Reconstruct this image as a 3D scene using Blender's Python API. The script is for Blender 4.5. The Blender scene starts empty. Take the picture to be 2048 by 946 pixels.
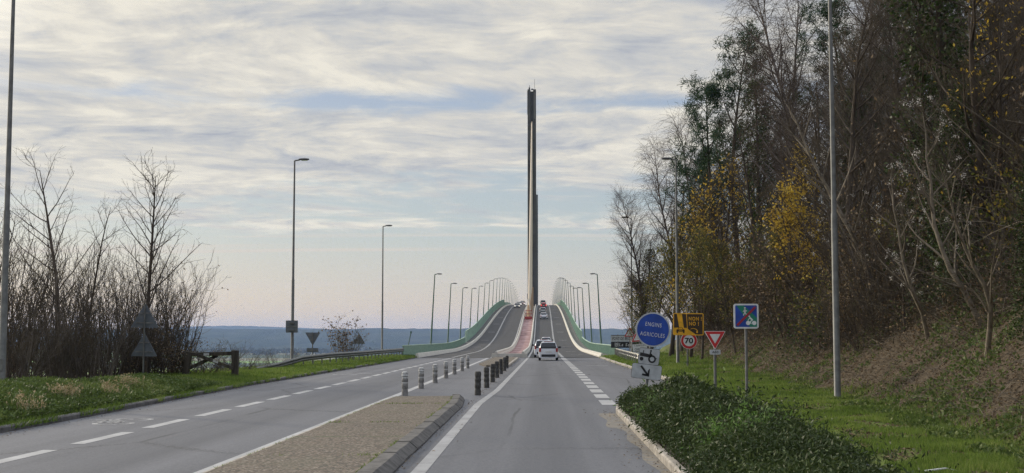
import bpy, bmesh, math, random
import numpy as np

# ------------------------------------------------------------------ camera, world, sun, exposure
S = bpy.context.scene
COL = S.collection
R = math.radians
EYE = 1.8

cam_d = bpy.data.cameras.new("camera")
cam = bpy.data.objects.new("camera", cam_d)
COL.objects.link(cam)
cam.location = (0, 0, EYE)
cam.rotation_euler = (R(90 + 4.48), 0, R(1.26))
cam_d.sensor_width = 36
cam_d.lens = 45.5
cam_d.clip_start = 0.1
cam_d.clip_end = 30000
S.camera = cam

SUN_AZ = R(-50)      # from +Y towards -X
SUN_EL = R(20)
sd = (math.sin(SUN_AZ) * math.cos(SUN_EL), math.cos(SUN_AZ) * math.cos(SUN_EL), math.sin(SUN_EL))
sun_l = bpy.data.lights.new("sun", 'SUN')
sun_l.energy = 2.6
sun_l.angle = R(3.5)
sun_l.color = (1.0, 0.88, 0.70)
sun = bpy.data.objects.new("sun", sun_l)
COL.objects.link(sun)
from mathutils import Vector
sun.rotation_euler = Vector(sd).to_track_quat('Z', 'Y').to_euler()
sun.location = (-60, 30, 60)

S.view_settings.view_transform = 'Standard'
S.view_settings.look = 'None'
S.view_settings.exposure = 0.0
S.view_settings.gamma = 1.0
S.view_settings.use_curve_mapping = False
S.render.engine = 'CYCLES'
S.cycles.use_denoising = True
S.cycles.denoising_prefilter = 'NONE'
S.cycles.use_adaptive_sampling = True
S.cycles.adaptive_threshold = 0.015
S.cycles.max_bounces = 6
S.cycles.diffuse_bounces = 3
S.cycles.glossy_bounces = 3
S.cycles.transmission_bounces = 3
S.cycles.volume_bounces = 1
S.cycles.sample_clamp_indirect = 6

W = bpy.data.worlds.new("World")
S.world = W
W.use_nodes = True


class NT:
    """small helper to write node trees"""
    def __init__(self, tree):
        self.t = tree
        self.n = tree.nodes
        self.l = tree.links

    def new(self, ty, **kw):
        n = self.n.new(ty)
        for k, v in kw.items():
            setattr(n, k, v)
        return n

    def put(self, sock, v):
        if isinstance(v, bpy.types.NodeSocket):
            self.l.new(v, sock)
        else:
            if hasattr(sock, 'default_value'):
                d = sock.default_value
                if hasattr(d, '__len__') and not hasattr(v, '__len__'):
                    v = [v] * len(d)
                if hasattr(d, '__len__') and len(d) == 4 and len(v) == 3:
                    v = (*v, 1)
                sock.default_value = v

    def math(self, op, a, b=0.0, c=0.0, clamp=False):
        n = self.new('ShaderNodeMath', operation=op, use_clamp=clamp)
        for i, v in enumerate((a, b, c)):
            self.put(n.inputs[i], v)
        return n.outputs[0]

    def vec(self, op, a, b=(0, 0, 0), s=1.0):
        n = self.new('ShaderNodeVectorMath', operation=op)
        self.put(n.inputs[0], a)
        self.put(n.inputs[1], b)
        self.put(n.inputs[3], s)
        return n.outputs[1] if op in ('DOT_PRODUCT', 'LENGTH') else n.outputs[0]

    def comb(self, x, y, z):
        n = self.new('ShaderNodeCombineXYZ')
        for i, v in enumerate((x, y, z)):
            self.put(n.inputs[i], v)
        return n.outputs[0]

    def sep(self, v):
        n = self.new('ShaderNodeSeparateXYZ')
        self.put(n.inputs[0], v)
        return n.outputs

    def noise(self, v, scale, detail=4, rough=0.55, dist=0.0):
        n = self.new('ShaderNodeTexNoise')
        if v is not None:
            self.put(n.inputs['Vector'], v)
        n.inputs['Scale'].default_value = scale
        n.inputs['Detail'].default_value = detail
        n.inputs['Roughness'].default_value = rough
        n.inputs['Distortion'].default_value = dist
        return n.outputs['Fac']

    def voro(self, v, scale, feat='F1', out='Distance'):
        n = self.new('ShaderNodeTexVoronoi', feature=feat)
        self.put(n.inputs['Vector'], v)
        n.inputs['Scale'].default_value = scale
        return n.outputs[out]

    def ramp(self, f, stops, interp='LINEAR'):
        n = self.new('ShaderNodeValToRGB')
        n.color_ramp.interpolation = interp
        e = n.color_ramp.elements
        while len(e) > 1:
            e.remove(e[-1])
        for i, (p, c) in enumerate(stops):
            if not hasattr(c, '__len__'):
                c = (c, c, c)
            el = e[0] if i == 0 else e.new(p)
            el.position = p
            el.color = (*c[:3], 1)
        self.put(n.inputs[0], f)
        return n.outputs[0]

    def mix(self, f, a, b, blend='MIX'):
        n = self.new('ShaderNodeMix', data_type='RGBA', blend_type=blend)
        self.put(n.inputs[0], f)
        self.put(n.inputs[6], a)
        self.put(n.inputs[7], b)
        return n.outputs[2]

    def maprange(self, v, a, b, c=0.0, d=1.0, smooth=True):
        n = self.new('ShaderNodeMapRange')
        n.interpolation_type = 'SMOOTHSTEP' if smooth else 'LINEAR'
        for i, x in enumerate((v, a, b, c, d)):
            self.put(n.inputs[i], x)
        return n.outputs[0]


def build_world():
    k = NT(W.node_tree)
    k.n.clear()
    out = k.new('ShaderNodeOutputWorld')
    bg = k.new('ShaderNodeBackground')
    bg.inputs['Strength'].default_value = 0.1
    sky = k.new('ShaderNodeTexSky', sky_type='NISHITA')
    sky.sun_disc = False
    sky.sun_elevation = SUN_EL
    sky.sun_rotation = SUN_AZ
    sky.dust_density = 2.0
    d = k.new('ShaderNodeTexCoord').outputs['Generated']
    x, y, z = k.sep(d)
    zc = k.math('MAXIMUM', z, 0.0)
    inv = k.math('DIVIDE', 1.0, k.math('ADD', zc, 0.055))
    px = k.math('MULTIPLY', x, inv)
    py = k.math('MULTIPLY', y, inv)
    P = k.comb(k.math('MULTIPLY', px, 1.0), py, 0.0)
    # clear sky between and under the clouds, by elevation (sine of it)
    base = k.ramp(k.math('MULTIPLY', zc, 2.0), [
        (0.0, (0.95, 0.73, 0.52)), (0.04, (0.84, 0.695, 0.545)), (0.085, (0.68, 0.64, 0.575)),
        (0.16, (0.52, 0.59, 0.605)), (0.26, (0.45, 0.53, 0.60)), (0.40, (0.36, 0.44, 0.60)),
        (0.60, (0.30, 0.45, 0.68)), (1.0, (0.25, 0.42, 0.72))])
    skyc = k.mix(0.25, k.vec('SCALE', base, s=10.0), sky.outputs[0])
    # sheet of broken stratocumulus seen in perspective
    warp = k.noise(k.vec('ADD', P, (3.1, 7.7, 0.0)), 0.9, 3, 0.5)
    Pw = k.vec('ADD', P, k.vec('SCALE', k.comb(warp, warp, 0.0), s=0.8))
    big = k.noise(k.vec('ADD', Pw, (11.3, 4.2, 0.0)), 0.55, 5, 0.55)
    fine = k.noise(k.vec('ADD', Pw, (2.0, 9.0, 0.0)), 3.2, 6, 0.60)
    dens = k.math('ADD', k.math('MULTIPLY', big, 0.62), k.math('MULTIPLY', fine, 0.50))
    cover = k.ramp(k.math('MULTIPLY', zc, 2.0), [
        (0.0, 0.0), (0.10, 0.22), (0.145, 0.38), (0.175, 0.62), (0.205, 0.52), (0.24, 0.67), (0.29, 0.78), (0.33, 0.72),
        (0.36, 0.545), (0.395, 0.74), (0.45, 0.86), (1.0, 0.86)])
    c = k.math('ADD', dens, k.math('SUBTRACT', cover, 0.62))
    cm = k.maprange(c, 0.43, 0.62)
    # lit thin edges are cream, thick middles grey-blue
    shade = k.math('ADD', k.math('MULTIPLY', k.noise(k.vec('ADD', Pw, (21.0, 1.5, 0.0)), 1.3, 5, 0.6), 0.55), k.math('MULTIPLY', k.noise(k.vec('ADD', Pw, (5.0, 31.0, 0.0)), 5.5, 6, 0.60), 0.45))
    side = k.maprange(k.vec('DOT_PRODUCT', d, (math.sin(SUN_AZ), math.cos(SUN_AZ), 0.0)), 0.0, 0.75)
    lit = k.math('ADD', shade, k.math('SUBTRACT', k.math('MULTIPLY', side, 0.19), 0.085))
    ccol = k.ramp(lit, [(0.40, (0.34, 0.375, 0.455)), (0.47, (0.47, 0.49, 0.53)),
                        (0.54, (0.575, 0.58, 0.58)), (0.61, (0.70, 0.675, 0.62)), (0.70, (0.86, 0.815, 0.71))])
    skyc = k.mix(cm, skyc, k.vec('SCALE', ccol, s=10.0))
    # thin bright streaks low down
    Ps = k.comb(k.math('MULTIPLY', px, 0.10), k.math('MULTIPLY', py, 1.0), 5.0)
    st = k.noise(Ps, 1.5, 5, 0.5)
    band = k.math('MULTIPLY', k.maprange(zc, 0.025, 0.05), k.maprange(zc, 0.12, 0.06))
    sm = k.math('MULTIPLY', k.maprange(st, 0.55, 0.66), band)
    skyc = k.mix(k.math('MULTIPLY', sm, 0.6), skyc, (7.6, 6.7, 5.8))
    # an overcast sky is brighter towards the zenith and round the hidden sun
    zen = k.maprange(zc, 0.30, 0.85, 1.0, 2.5)
    sunup = k.maprange(k.vec('DOT_PRODUCT', d, sd), 0.87, 1.0, 0.0, 1.6)
    skyc = k.vec('SCALE', skyc, s=k.math('ADD', zen, sunup))
    k.l.new(skyc, bg.inputs['Color'])
    k.l.new(bg.outputs[0], out.inputs[0])


build_world()

# ------------------------------------------------------------------ tagging
def tag(o, label=None, cat=None, group=None, kind=None):
    if label:
        o['label'] = label
    if cat:
        o['category'] = cat
    if group:
        o['group'] = group
    if kind:
        o['kind'] = kind
    return o


def thing(name, label, cat, loc=(0, 0, 0), rotz=0.0, group=None, roll=0.0):
    o = bpy.data.objects.new(name, None)
    o.empty_display_size = 0.3
    COL.objects.link(o)
    o.location = loc
    o.rotation_euler = (0, roll, rotz)
    return tag(o, label, cat, group)


def link(name, mesh, parent=None, loc=None):
    o = bpy.data.objects.new(name, mesh)
    COL.objects.link(o)
    if parent is not None:
        o.parent = parent
    if loc is not None:
        o.location = loc
    return o


def np_mesh(name, verts, faces, mats, tint=None, smooth=False, fmat=None):
    """mesh from arrays: verts (n,3), faces (m,k)"""
    me = bpy.data.meshes.new(name)
    verts = np.asarray(verts, dtype=np.float32)
    faces = np.asarray(faces, dtype=np.int32)
    n, (m, kk) = len(verts), faces.shape
    me.vertices.add(n)
    me.vertices.foreach_set('co', verts.ravel())
    me.loops.add(m * kk)
    me.loops.foreach_set('vertex_index', faces.ravel())
    me.polygons.add(m)
    me.polygons.foreach_set('loop_start', np.arange(0, m * kk, kk, dtype=np.int32))
    me.polygons.foreach_set('loop_total', np.full(m, kk, dtype=np.int32))
    if smooth:
        me.polygons.foreach_set('use_smooth', np.ones(m, dtype=bool))
    if fmat is not None:
        me.polygons.foreach_set('material_index', np.asarray(fmat, dtype=np.int32))
    if tint is not None:
        a = me.attributes.new('tint', 'FLOAT', 'POINT')
        a.data.foreach_set('value', np.asarray(tint, dtype=np.float32))
    me.update(calc_edges=True)
    for mt in (mats if isinstance(mats, (list, tuple)) else [mats]):
        me.materials.append(mt)
    return me


class MB:
    """collects primitive shapes; build() links them as one mesh object"""
    def __init__(self):
        self.v = []
        self.f = []

    def add(self, vs, fs):
        b = len(self.v)
        self.v += [tuple(p) for p in vs]
        self.f += [tuple(i + b for i in q) for q in fs]
        return self

    def box(self, c, s, rz=0.0, ry=0.0, rx=0.0):
        from mathutils import Euler
        m = Euler((rx, ry, rz)).to_matrix()
        vs = []
        for dx in (-.5, .5):
            for dy in (-.5, .5):
                for dz in (-.5, .5):
                    p = m @ Vector((dx * s[0], dy * s[1], dz * s[2]))
                    vs.append((p.x + c[0], p.y + c[1], p.z + c[2]))
        return self.add(vs, [(0, 1, 3, 2), (4, 6, 7, 5), (0, 4, 5, 1), (2, 3, 7, 6), (0, 2, 6, 4), (1, 5, 7, 3)])

    def tube(self, pts, rad, n=10, cap=True):
        pts = [Vector(p) for p in pts]
        if not hasattr(rad, '__len__'):
            rad = [rad] * len(pts)
        vs, fs = [], []
        ref = None
        for i, p in enumerate(pts):
            t = (pts[min(i + 1, len(pts) - 1)] - pts[max(i - 1, 0)]).normalized()
            if ref is None:
                ref = Vector((1, 0, 0)) if abs(t.x) < .8 else Vector((0, 1, 0))
            u = (ref - t * ref.dot(t)).normalized()
            ref = u
            w = t.cross(u)
            for j in range(n):
                a = 2 * math.pi * j / n
                vs.append(p + (u * math.cos(a) + w * math.sin(a)) * rad[i])
        for i in range(len(pts) - 1):
            for j in range(n):
                k = (j + 1) % n
                fs.append((i * n + j, i * n + k, (i + 1) * n + k, (i + 1) * n + j))
        if cap:
            fs.append(tuple(range(n - 1, -1, -1)))
            fs.append(tuple(range((len(pts) - 1) * n, len(pts) * n)))
        return self.add(vs, fs)

    def prism(self, poly, y0, y1):
        """poly: (x,z) outline seen from -Y; thickness from y0 (front) to y1"""
        n = len(poly)
        vs = [(p[0], y0, p[1]) for p in poly] + [(p[0], y1, p[1]) for p in poly]
        fs = [tuple(range(n)), tuple(range(2 * n - 1, n - 1, -1))]
        for i in range(n):
            j = (i + 1) % n
            fs.append((i, i + n, j + n, j))
        return self.add(vs, fs)

    def lathe(self, prof, n=16, c=(0, 0, 0)):
        vs, fs = [], []
        for r, z in prof:
            for j in range(n):
                a = 2 * math.pi * j / n
                vs.append((c[0] + r * math.cos(a), c[1] + r * math.sin(a), c[2] + z))
        for i in range(len(prof) - 1):
            for j in range(n):
                k = (j + 1) % n
                fs.append((i * n + j, i * n + k, (i + 1) * n + k, (i + 1) * n + j))
        fs.append(tuple(range(n - 1, -1, -1)))
        fs.append(tuple(range((len(prof) - 1) * n, len(prof) * n)))
        return self.add(vs, fs)

    def mesh(self, name, mats, smooth=False, bevel=0.0):
        bm = bmesh.new()
        vv = [bm.verts.new(p) for p in self.v]
        for q in self.f:
            try:
                bm.faces.new([vv[i] for i in q])
            except ValueError:
                pass
        bmesh.ops.recalc_face_normals(bm, faces=bm.faces)
        if bevel > 0:
            ed = [e for e in bm.edges if len(e.link_faces) == 2 and e.calc_face_angle(0) > .5]
            bmesh.ops.bevel(bm, geom=ed, offset=bevel, segments=2, affect='EDGES', profile=.6)
        me = bpy.data.meshes.new(name)
        bm.to_mesh(me)
        bm.free()
        for mt in (mats if isinstance(mats, (list, tuple)) else [mats]):
            me.materials.append(mt)
        if smooth:
            for p in me.polygons:
                p.use_smooth = True
            try:
                me.set_sharp_from_angle(angle=R(38))
            except Exception:
                pass
        return me

    def build(self, name, mats, parent=None, smooth=False, bevel=0.0):
        return link(name, self.mesh(name, mats, smooth, bevel), parent)


def rrect(cx, cz, w, h, r, n=5):
    pts = []
    for (sx, sz, a0) in ((1, -1, -90), (1, 1, 0), (-1, 1, 90), (-1, -1, 180)):
        for i in range(n + 1):
            a = R(a0 + 90 * i / n)
            pts.append((cx + sx * (w / 2 - r) + r * math.cos(a), cz + sz * (h / 2 - r) + r * math.sin(a)))
    return pts


def disc(cx, cz, r, n=28):
    return [(cx + r * math.cos(2 * math.pi * i / n), cz + r * math.sin(2 * math.pi * i / n)) for i in range(n)]


def bar2(x0, z0, x1, z1, w):
    dx, dz = x1 - x0, z1 - z0
    L = math.hypot(dx, dz)
    nx, nz = -dz / L * w / 2, dx / L * w / 2
    return [(x0 - nx, z0 - nz), (x1 - nx, z1 - nz), (x1 + nx, z1 + nz), (x0 + nx, z0 + nz)]


def ring2(mb, cx, cz, r0, r1, y0, y1, n=24):
    for i in range(n):
        a, b = 2 * math.pi * i / n, 2 * math.pi * (i + 1) / n
        mb.prism([(cx + r1 * math.cos(a), cz + r1 * math.sin(a)), (cx + r1 * math.cos(b), cz + r1 * math.sin(b)),
                  (cx + r0 * math.cos(b), cz + r0 * math.sin(b)), (cx + r0 * math.cos(a), cz + r0 * math.sin(a))], y0, y1)
    return mb


def lettering(s, cx, cz, width, y, mat, parent, height=None, bold=0.0, shear=0.0, name='lettering', flat=False):
    """raised letters facing -Y, centred on (cx, cz), scaled to a width (and height)"""
    cu = bpy.data.curves.new('letters', 'FONT')
    cu.body = s
    cu.size = 1
    cu.extrude = 0.004
    cu.offset = bold
    cu.shear = shear
    cu.resolution_u = 3
    cu.space_character = 1.18 if len(s) > 3 else 1.0
    t = bpy.data.objects.new('letters', cu)
    COL.objects.link(t)
    dg = bpy.context.evaluated_depsgraph_get()
    me = bpy.data.meshes.new_from_object(t.evaluated_get(dg))
    bpy.data.objects.remove(t)
    bpy.data.curves.remove(cu)
    co = np.empty(len(me.vertices) * 3, dtype=np.float32)
    me.vertices.foreach_get('co', co)
    co = co.reshape(-1, 3)
    lo, hi = co.min(0), co.max(0)
    s1 = width / (hi[0] - lo[0])
    s2 = (height / (hi[1] - lo[1])) if height else s1
    nx = (co[:, 0] - (lo[0] + hi[0]) / 2) * s1 + cx
    nz = (co[:, 1] - (lo[1] + hi[1]) / 2) * s2 + cz
    me.vertices.foreach_set('co', np.stack([nx, y - co[:, 2] * .8, nz], 1).ravel())
    me.update()
    me.name = name
    me.materials.clear()
    me.materials.append(mat)
    return link(name, me, parent)


# ------------------------------------------------------------------ materials
def new_mat(name):
    m = bpy.data.materials.new(name)
    m.use_nodes = True
    k = NT(m.node_tree)
    p = k.n['Principled BSDF']
    return m, k, p


def simple(name, col, rough=.6, metal=0.0, var=.15, scale=6.0, bump=0.0, bscale=40.0, coat=0.0, spec=None):
    """plain painted / metal surface with slight uneven wear"""
    m, k, p = new_mat(name)
    pos = k.new('ShaderNodeTexCoord').outputs['Object']
    n = k.noise(pos, scale, 5, .6)
    f = k.maprange(n, .3, .7, 1 - var, 1 + var)
    k.put(p.inputs['Base Color'], k.vec('SCALE', col, s=f))
    p.inputs['Roughness'].default_value = rough
    p.inputs['Metallic'].default_value = metal
    if coat:
        p.inputs['Coat Weight'].default_value = coat
    if spec is not None:
        p.inputs['Specular IOR Level'].default_value = spec
    if bump:
        b = k.new('ShaderNodeBump')
        b.inputs['Strength'].default_value = bump
        b.inputs['Distance'].default_value = .01
        k.put(b.inputs['Height'], k.noise(pos, bscale, 4, .6))
        k.l.new(b.outputs[0], p.inputs['Normal'])
    return m


def leaf_mat(name, ca, cb, cc=None, trans=.35, rough=.55):
    """leaves: colour from the per-leaf tint attribute, some light through"""
    m, k, p = new_mat(name)
    at = k.new('ShaderNodeAttribute')
    at.attribute_name = 'tint'
    stops = [(0, ca), (1, cb)] if cc is None else [(0, ca), (.6, cb), (1, cc)]
    c = k.ramp(at.outputs['Fac'], stops)
    k.put(p.inputs['Base Color'], c)
    p.inputs['Roughness'].default_value = rough
    p.inputs['Specular IOR Level'].default_value = .15
    tr = k.new('ShaderNodeBsdfTranslucent')
    k.put(tr.inputs[0], c)
    mx = k.new('ShaderNodeMixShader')
    mx.inputs[0].default_value = trans
    out = [n for n in k.n if n.type == 'OUTPUT_MATERIAL'][0]
    k.l.new(p.outputs[0], mx.inputs[1])
    k.l.new(tr.outputs[0], mx.inputs[2])
    k.l.new(mx.outputs[0], out.inputs[0])
    return m


def bark_mat(name, ca, cb, scale=3.0, stretch=.25):
    m, k, p = new_mat(name)
    pos = k.new('ShaderNodeTexCoord').outputs['Object']
    x, y, z = k.sep(pos)
    n = k.noise(k.comb(x, y, k.math('MULTIPLY', z, stretch)), scale, 5, .65)
    k.put(p.inputs['Base Color'], k.ramp(n, [(.35, ca), (.65, cb)]))
    p.inputs['Roughness'].default_value = .85
    p.inputs['Specular IOR Level'].default_value = .2
    return m


def asphalt(name, dark, light, warm=0.0, tracks=True):
    m, k, p = new_mat(name)
    g = k.new('ShaderNodeNewGeometry').outputs['Position']
    x, y, z = k.sep(g)
    grain = k.noise(g, 22, 4, .8)
    grain2 = k.noise(g, 9, 4, .7)
    blot = k.noise(k.comb(k.math('MULTIPLY', x, 1.0), k.math('MULTIPLY', y, .12), 0.0), .55, 5, .6)
    streak = k.noise(k.comb(k.math('MULTIPLY', x, 1.6), k.math('MULTIPLY', y, .012), 3.0), 1.0, 4, .55)
    f = k.math('ADD', k.math('MULTIPLY', grain, .62), k.math('MULTIPLY', grain2, .26))
    f = k.math('SUBTRACT', f, .12)
    f = k.math('ADD', f, k.math('MULTIPLY', blot, .30))
    f = k.math('SUBTRACT', f, .05)
    f = k.math('ADD', f, k.math('MULTIPLY', streak, .34 if tracks else .1))
    col = k.ramp(f, [(.36, dark), (.80, light)])
    # oil darkening down the middle of the lanes, worn in by traffic
    if tracks:
        for cx in (.15, -6.1):
            dd = k.math('ABSOLUTE', k.math('SUBTRACT', x, cx))
            col = k.mix(k.math('MULTIPLY', k.maprange(dd, .75, .1), k.maprange(blot, .3, .7, .20, .55)), col, dark)
    # transverse patch joints and thin cracks
    v = k.new('ShaderNodeTexVoronoi', feature='DISTANCE_TO_EDGE')
    k.put(v.inputs['Vector'], k.vec('ADD', k.comb(x, k.math('MULTIPLY', y, .35), 0.0),
                                   k.vec('SCALE', k.comb(blot, grain2, 0.0), s=.7)))
    v.inputs['Scale'].default_value = .22
    ck = k.math('MULTIPLY', k.maprange(v.outputs['Distance'], .010, .003), k.maprange(k.noise(g, .12, 2), .42, .55))
    col = k.mix(k.math('MULTIPLY', ck, .55), col, (.03, .03, .03))
    k.put(p.inputs['Base Color'], col)
    p.inputs['Roughness'].default_value = .82
    p.inputs['Specular IOR Level'].default_value = .3
    b = k.new('ShaderNodeBump')
    b.inputs['Strength'].default_value = .5
    b.inputs['Distance'].default_value = .01
    k.put(b.inputs['Height'], grain)
    k.l.new(b.outputs[0], p.inputs['Normal'])
    return m


def paint_mat(name, col, under, wear=.42):
    """road paint worn through to the asphalt in flecks"""
    m, k, p = new_mat(name)
    g = k.new('ShaderNodeNewGeometry').outputs['Position']
    n = k.math('ADD', k.math('MULTIPLY', k.noise(g, 3.0, 6, .7), .7), k.math('MULTIPLY', k.noise(g, 42, 3, .7), .3))
    f = k.maprange(n, wear - .07, wear + .07)
    dirt = k.maprange(k.noise(g, .8, 4), .3, .7, .72, 1.0)
    k.put(p.inputs['Base Color'], k.mix(f, under, k.vec('SCALE', col, s=dirt)))
    p.inputs['Roughness'].default_value = .6
    return m


M = {}
M['asphalt'] = asphalt('road_asphalt', (.058, .062, .072), (.178, .182, .197))
M['deck_asphalt'] = asphalt('bridge_asphalt', (.030, .031, .034), (.062, .062, .066), tracks=False)
M['path_asphalt'] = asphalt('old_asphalt', (.08, .08, .078), (.15, .15, .145), tracks=False)
M['paint'] = paint_mat('white_road_paint', (.42, .42, .42), (.15, .15, .155), .40)
M['edge_paint'] = paint_mat('worn_edge_paint', (.33, .33, .335), (.14, .14, .145), .42)
M['faded'] = paint_mat('faded_road_paint', (.50, .50, .50), (.15, .15, .155), .50)
M['cream'] = simple('cream_barrier_paint', (.56, .53, .46), .55, var=.14, scale=2.0)
M['kerb'] = simple('concrete_kerb', (.33, .30, .26), .9, var=.35, scale=5, bump=.5, bscale=60)
M['kerb_dark'] = simple('tarred_kerb', (.10, .095, .09), .9, var=.4, scale=5, bump=.5, bscale=60)
M['concrete'] = simple('pale_concrete', (.36, .34, .31), .9, var=.2, scale=.6, bump=.3)
M['mast'] = simple('backlit_mast_concrete', (.075, .073, .072), .9, var=.25, scale=.3, bump=.3)  # backlit shade of the masts is put into this dark base colour
M['stay'] = simple('tan_stay_sheath', (.56, .46, .34), .6, var=.06, scale=.5)
M['sleeve'] = simple('rusty_stay_sleeve', (.27, .16, .07), .7, var=.25, scale=1.5)
M['red_steel'] = simple('red_painted_steel', (.34, .035, .03), .55, var=.2)
M['green_rail'] = simple('green_parapet_paint', (.36, .50, .40), .55, var=.15, scale=1.2)
M['green_post'] = simple('dark_green_lamp_paint', (.03, .09, .06), .5, var=.2)
M['galv'] = simple('galvanised_steel', (.14, .143, .135), .55, .2, var=.22, scale=5)
M['galv_dark'] = simple('weathered_steel', (.17, .17, .165), .6, .3, var=.3, scale=4)
M['sign_back'] = simple('bare_sign_back', (.115, .13, .145), .6, .1, var=.15, scale=3)
M['lamp_head'] = simple('dark_lamp_housing', (.05, .05, .05), .5, .2, var=.15)
M['lens'] = simple('lamp_glass', (.45, .45, .42), .2, var=.05)
M['wood'] = bark_mat('weathered_timber', (.035, .03, .024), (.10, .085, .065), 5, .15)
M['white'] = simple('white_sign_film', (.66, .67, .67), .4, var=.12, scale=4)
M['black'] = simple('black_sign_film', (.015, .015, .016), .45, var=.1)
M['blue'] = simple('blue_sign_film', (.012, .06, .33), .38, var=.22, scale=3)
M['red'] = simple('red_sign_film', (.50, .02, .025), .4, var=.06)
M['darkred'] = simple('dark_red_sign_film', (.30, .02, .04), .4, var=.06)
M['sgreen'] = simple('green_sign_film', (.01, .19, .12), .4, var=.06)
M['orange'] = simple('amber_sign_film', (.80, .41, .02), .4, var=.2, scale=3)
M['brown'] = simple('dark_brown_sign_film', (.045, .025, .012), .45, var=.1)
M['grey_plate'] = simple('grey_sign_plate', (.44, .46, .47), .45, var=.2, scale=4)
M['bol_white'] = simple('grubby_white_plastic', (.48, .48, .46), .6, var=.3, scale=9)
M['bol_grey'] = simple('grey_bollard_plastic', (.20, .19, .175), .7, var=.3, scale=9)
M['bol_backlit'] = simple('backlit_bollard_plastic', (.055, .052, .046), .75, var=.35, scale=9)  # right row: shade of the backlit side painted in as dark plastic
M['rubber'] = simple('tyre_rubber', (.02, .02, .02), .85, var=.2)
M['rim'] = simple('alloy_rim', (.45, .45, .46), .35, .6)
M['glass'] = simple('dark_car_glass', (.02, .023, .027), .08, var=.05)
M['trim'] = simple('black_car_plastic', (.022, .022, .024), .6, var=.15)
M['numplate'] = simple('number_plate', (.66, .66, .64), .45, var=.05)
M['car_white'] = simple('white_car_paint', (.74, .76, .80), .25, var=.03, coat=.6)
M['car_silver'] = simple('silver_car_paint', (.50, .52, .54), .28, .4, var=.03, coat=.6)
M['car_cream'] = simple('cream_car_paint', (.66, .66, .60), .25, var=.03, coat=.6)
M['car_red'] = simple('red_car_paint', (.40, .02, .03), .25, var=.03, coat=.6)
M['car_maroon'] = simple('maroon_car_paint', (.10, .02, .02), .25, var=.03, coat=.6)
M['car_dark'] = simple('dark_grey_car_paint', (.06, .065, .07), .25, .3, var=.03, coat=.6)
M['tail_lens'] = simple('red_tail_lens', (.35, .012, .015), .2, var=.05)


def emit(name, col, s):
    m, k, p = new_mat(name)
    k.put(p.inputs['Base Color'], col)
    k.put(p.inputs['Emission Color'], col)
    p.inputs['Emission Strength'].default_value = s
    return m


M['brake'] = emit('lit_brake_lamp', (1.0, .08, .06), 2.0)
M['head_on'] = emit('lit_headlamp', (1.0, .93, .82), 1.3)
M['head_off'] = simple('clear_lamp_lens', (.5, .5, .5), .15, var=.05)
# ------------------------------------------------------------------ ground shape
def smooth01(t):
    t = np.clip(t, 0, 1)
    return t * t * (3 - 2 * t)


EL_Y = np.array([-60, 0, 24.5, 30.5, 39, 49, 66, 116, 130.])
EL_X = np.array([-10.0, -10.05, -10.25, -10.4, -10.7, -11.0, -11.05, -11.1, -11.1])
TOE_Y = np.array([-60, 10, 19, 24, 35, 65, 120.])
TOE_X = np.array([6.7, 6.8, 7.1, 7.6, 8.5, 9.6, 11.0])


def edge_l(Y):
    return np.interp(Y, EL_Y, EL_X)


def edge_r(Y):
    return np.interp(np.asarray(Y, float), [0, 25, 34, 200], [4.70, 4.72, 5.35, 5.35])


def vnoise(X, Y, s, seed=0):
    """smooth value noise, 0..1"""
    X = np.asarray(X, float) / s
    Y = np.asarray(Y, float) / s
    xi, yi = np.floor(X).astype(np.int64), np.floor(Y).astype(np.int64)
    fx, fy = X - xi, Y - yi
    fx, fy = fx * fx * (3 - 2 * fx), fy * fy * (3 - 2 * fy)

    def h(a, b):
        n = (a * 374761393 + b * 668265263 + seed * 1442695041) & 0x7fffffff
        n = (n ^ (n >> 13)) * 1274126177 & 0x7fffffff
        return ((n ^ (n >> 16)) & 0xffff) / 65535.0
    return (h(xi, yi) * (1 - fx) + h(xi + 1, yi) * fx) * (1 - fy) + (h(xi, yi + 1) * (1 - fx) + h(xi + 1, yi + 1) * fx) * fy


def gz(X, Y):
    """height of the natural ground"""
    X = np.asarray(X, float)
    Y = np.asarray(Y, float)
    eL, eR = edge_l(Y), edge_r(Y)
    z = np.full(np.broadcast(X, Y).shape, -.06)
    # left verge, then the drop to the valley
    u = eL - X
    u0 = np.interp(Y, [45, 66], [15.0, 4.6])
    zl = .07 + np.interp(Y, [55, 68], [.13, .07]) * smooth01(u / 2.2) + .06 * (vnoise(X, Y, 1.3, 1) - .5) * smooth01(u / .6)
    drop = np.maximum(0, u - u0)
    zl = zl - .42 * drop * drop / (drop + 3)
    z = np.where(u > 0, zl, z)
    # right verge, then the wooded bank
    v = X - eR
    toe = np.interp(Y, TOE_Y, TOE_X)
    w = np.maximum(0, X - toe)
    hmax = np.interp(Y, [85, 122], [15.0, 1.5])
    bank = 1.0 * w * w / (w + .6)
    bank = hmax * (1 - np.exp(-bank / hmax))
    rough = (vnoise(X, Y, 2.3, 2) - .5) * .5 * smooth01(w / 2) + (vnoise(X, Y, .7, 3) - .5) * .10
    zr = .07 + .06 * smooth01(v / 1.0) + .05 * np.maximum(0, v) * smooth01((Y - 40) / 30) + bank + rough * smooth01(v / .5)
    z = np.where(v > 0, zr, z)
    # the edge of the plateau under the bridge abutment
    e = np.maximum(0, Y - 119.5 - 8 * smooth01((X - 7) / 6) - 3 * smooth01((-13 - X) / 5))
    z = z - .6 * e * e / (e + 2.5)
    far = -50 + 2.0 * vnoise(X, Y, 600, 5)
    return np.maximum(z, far)


def gh(x, y):
    return float(gz(np.array([x]), np.array([y]))[0])


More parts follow.
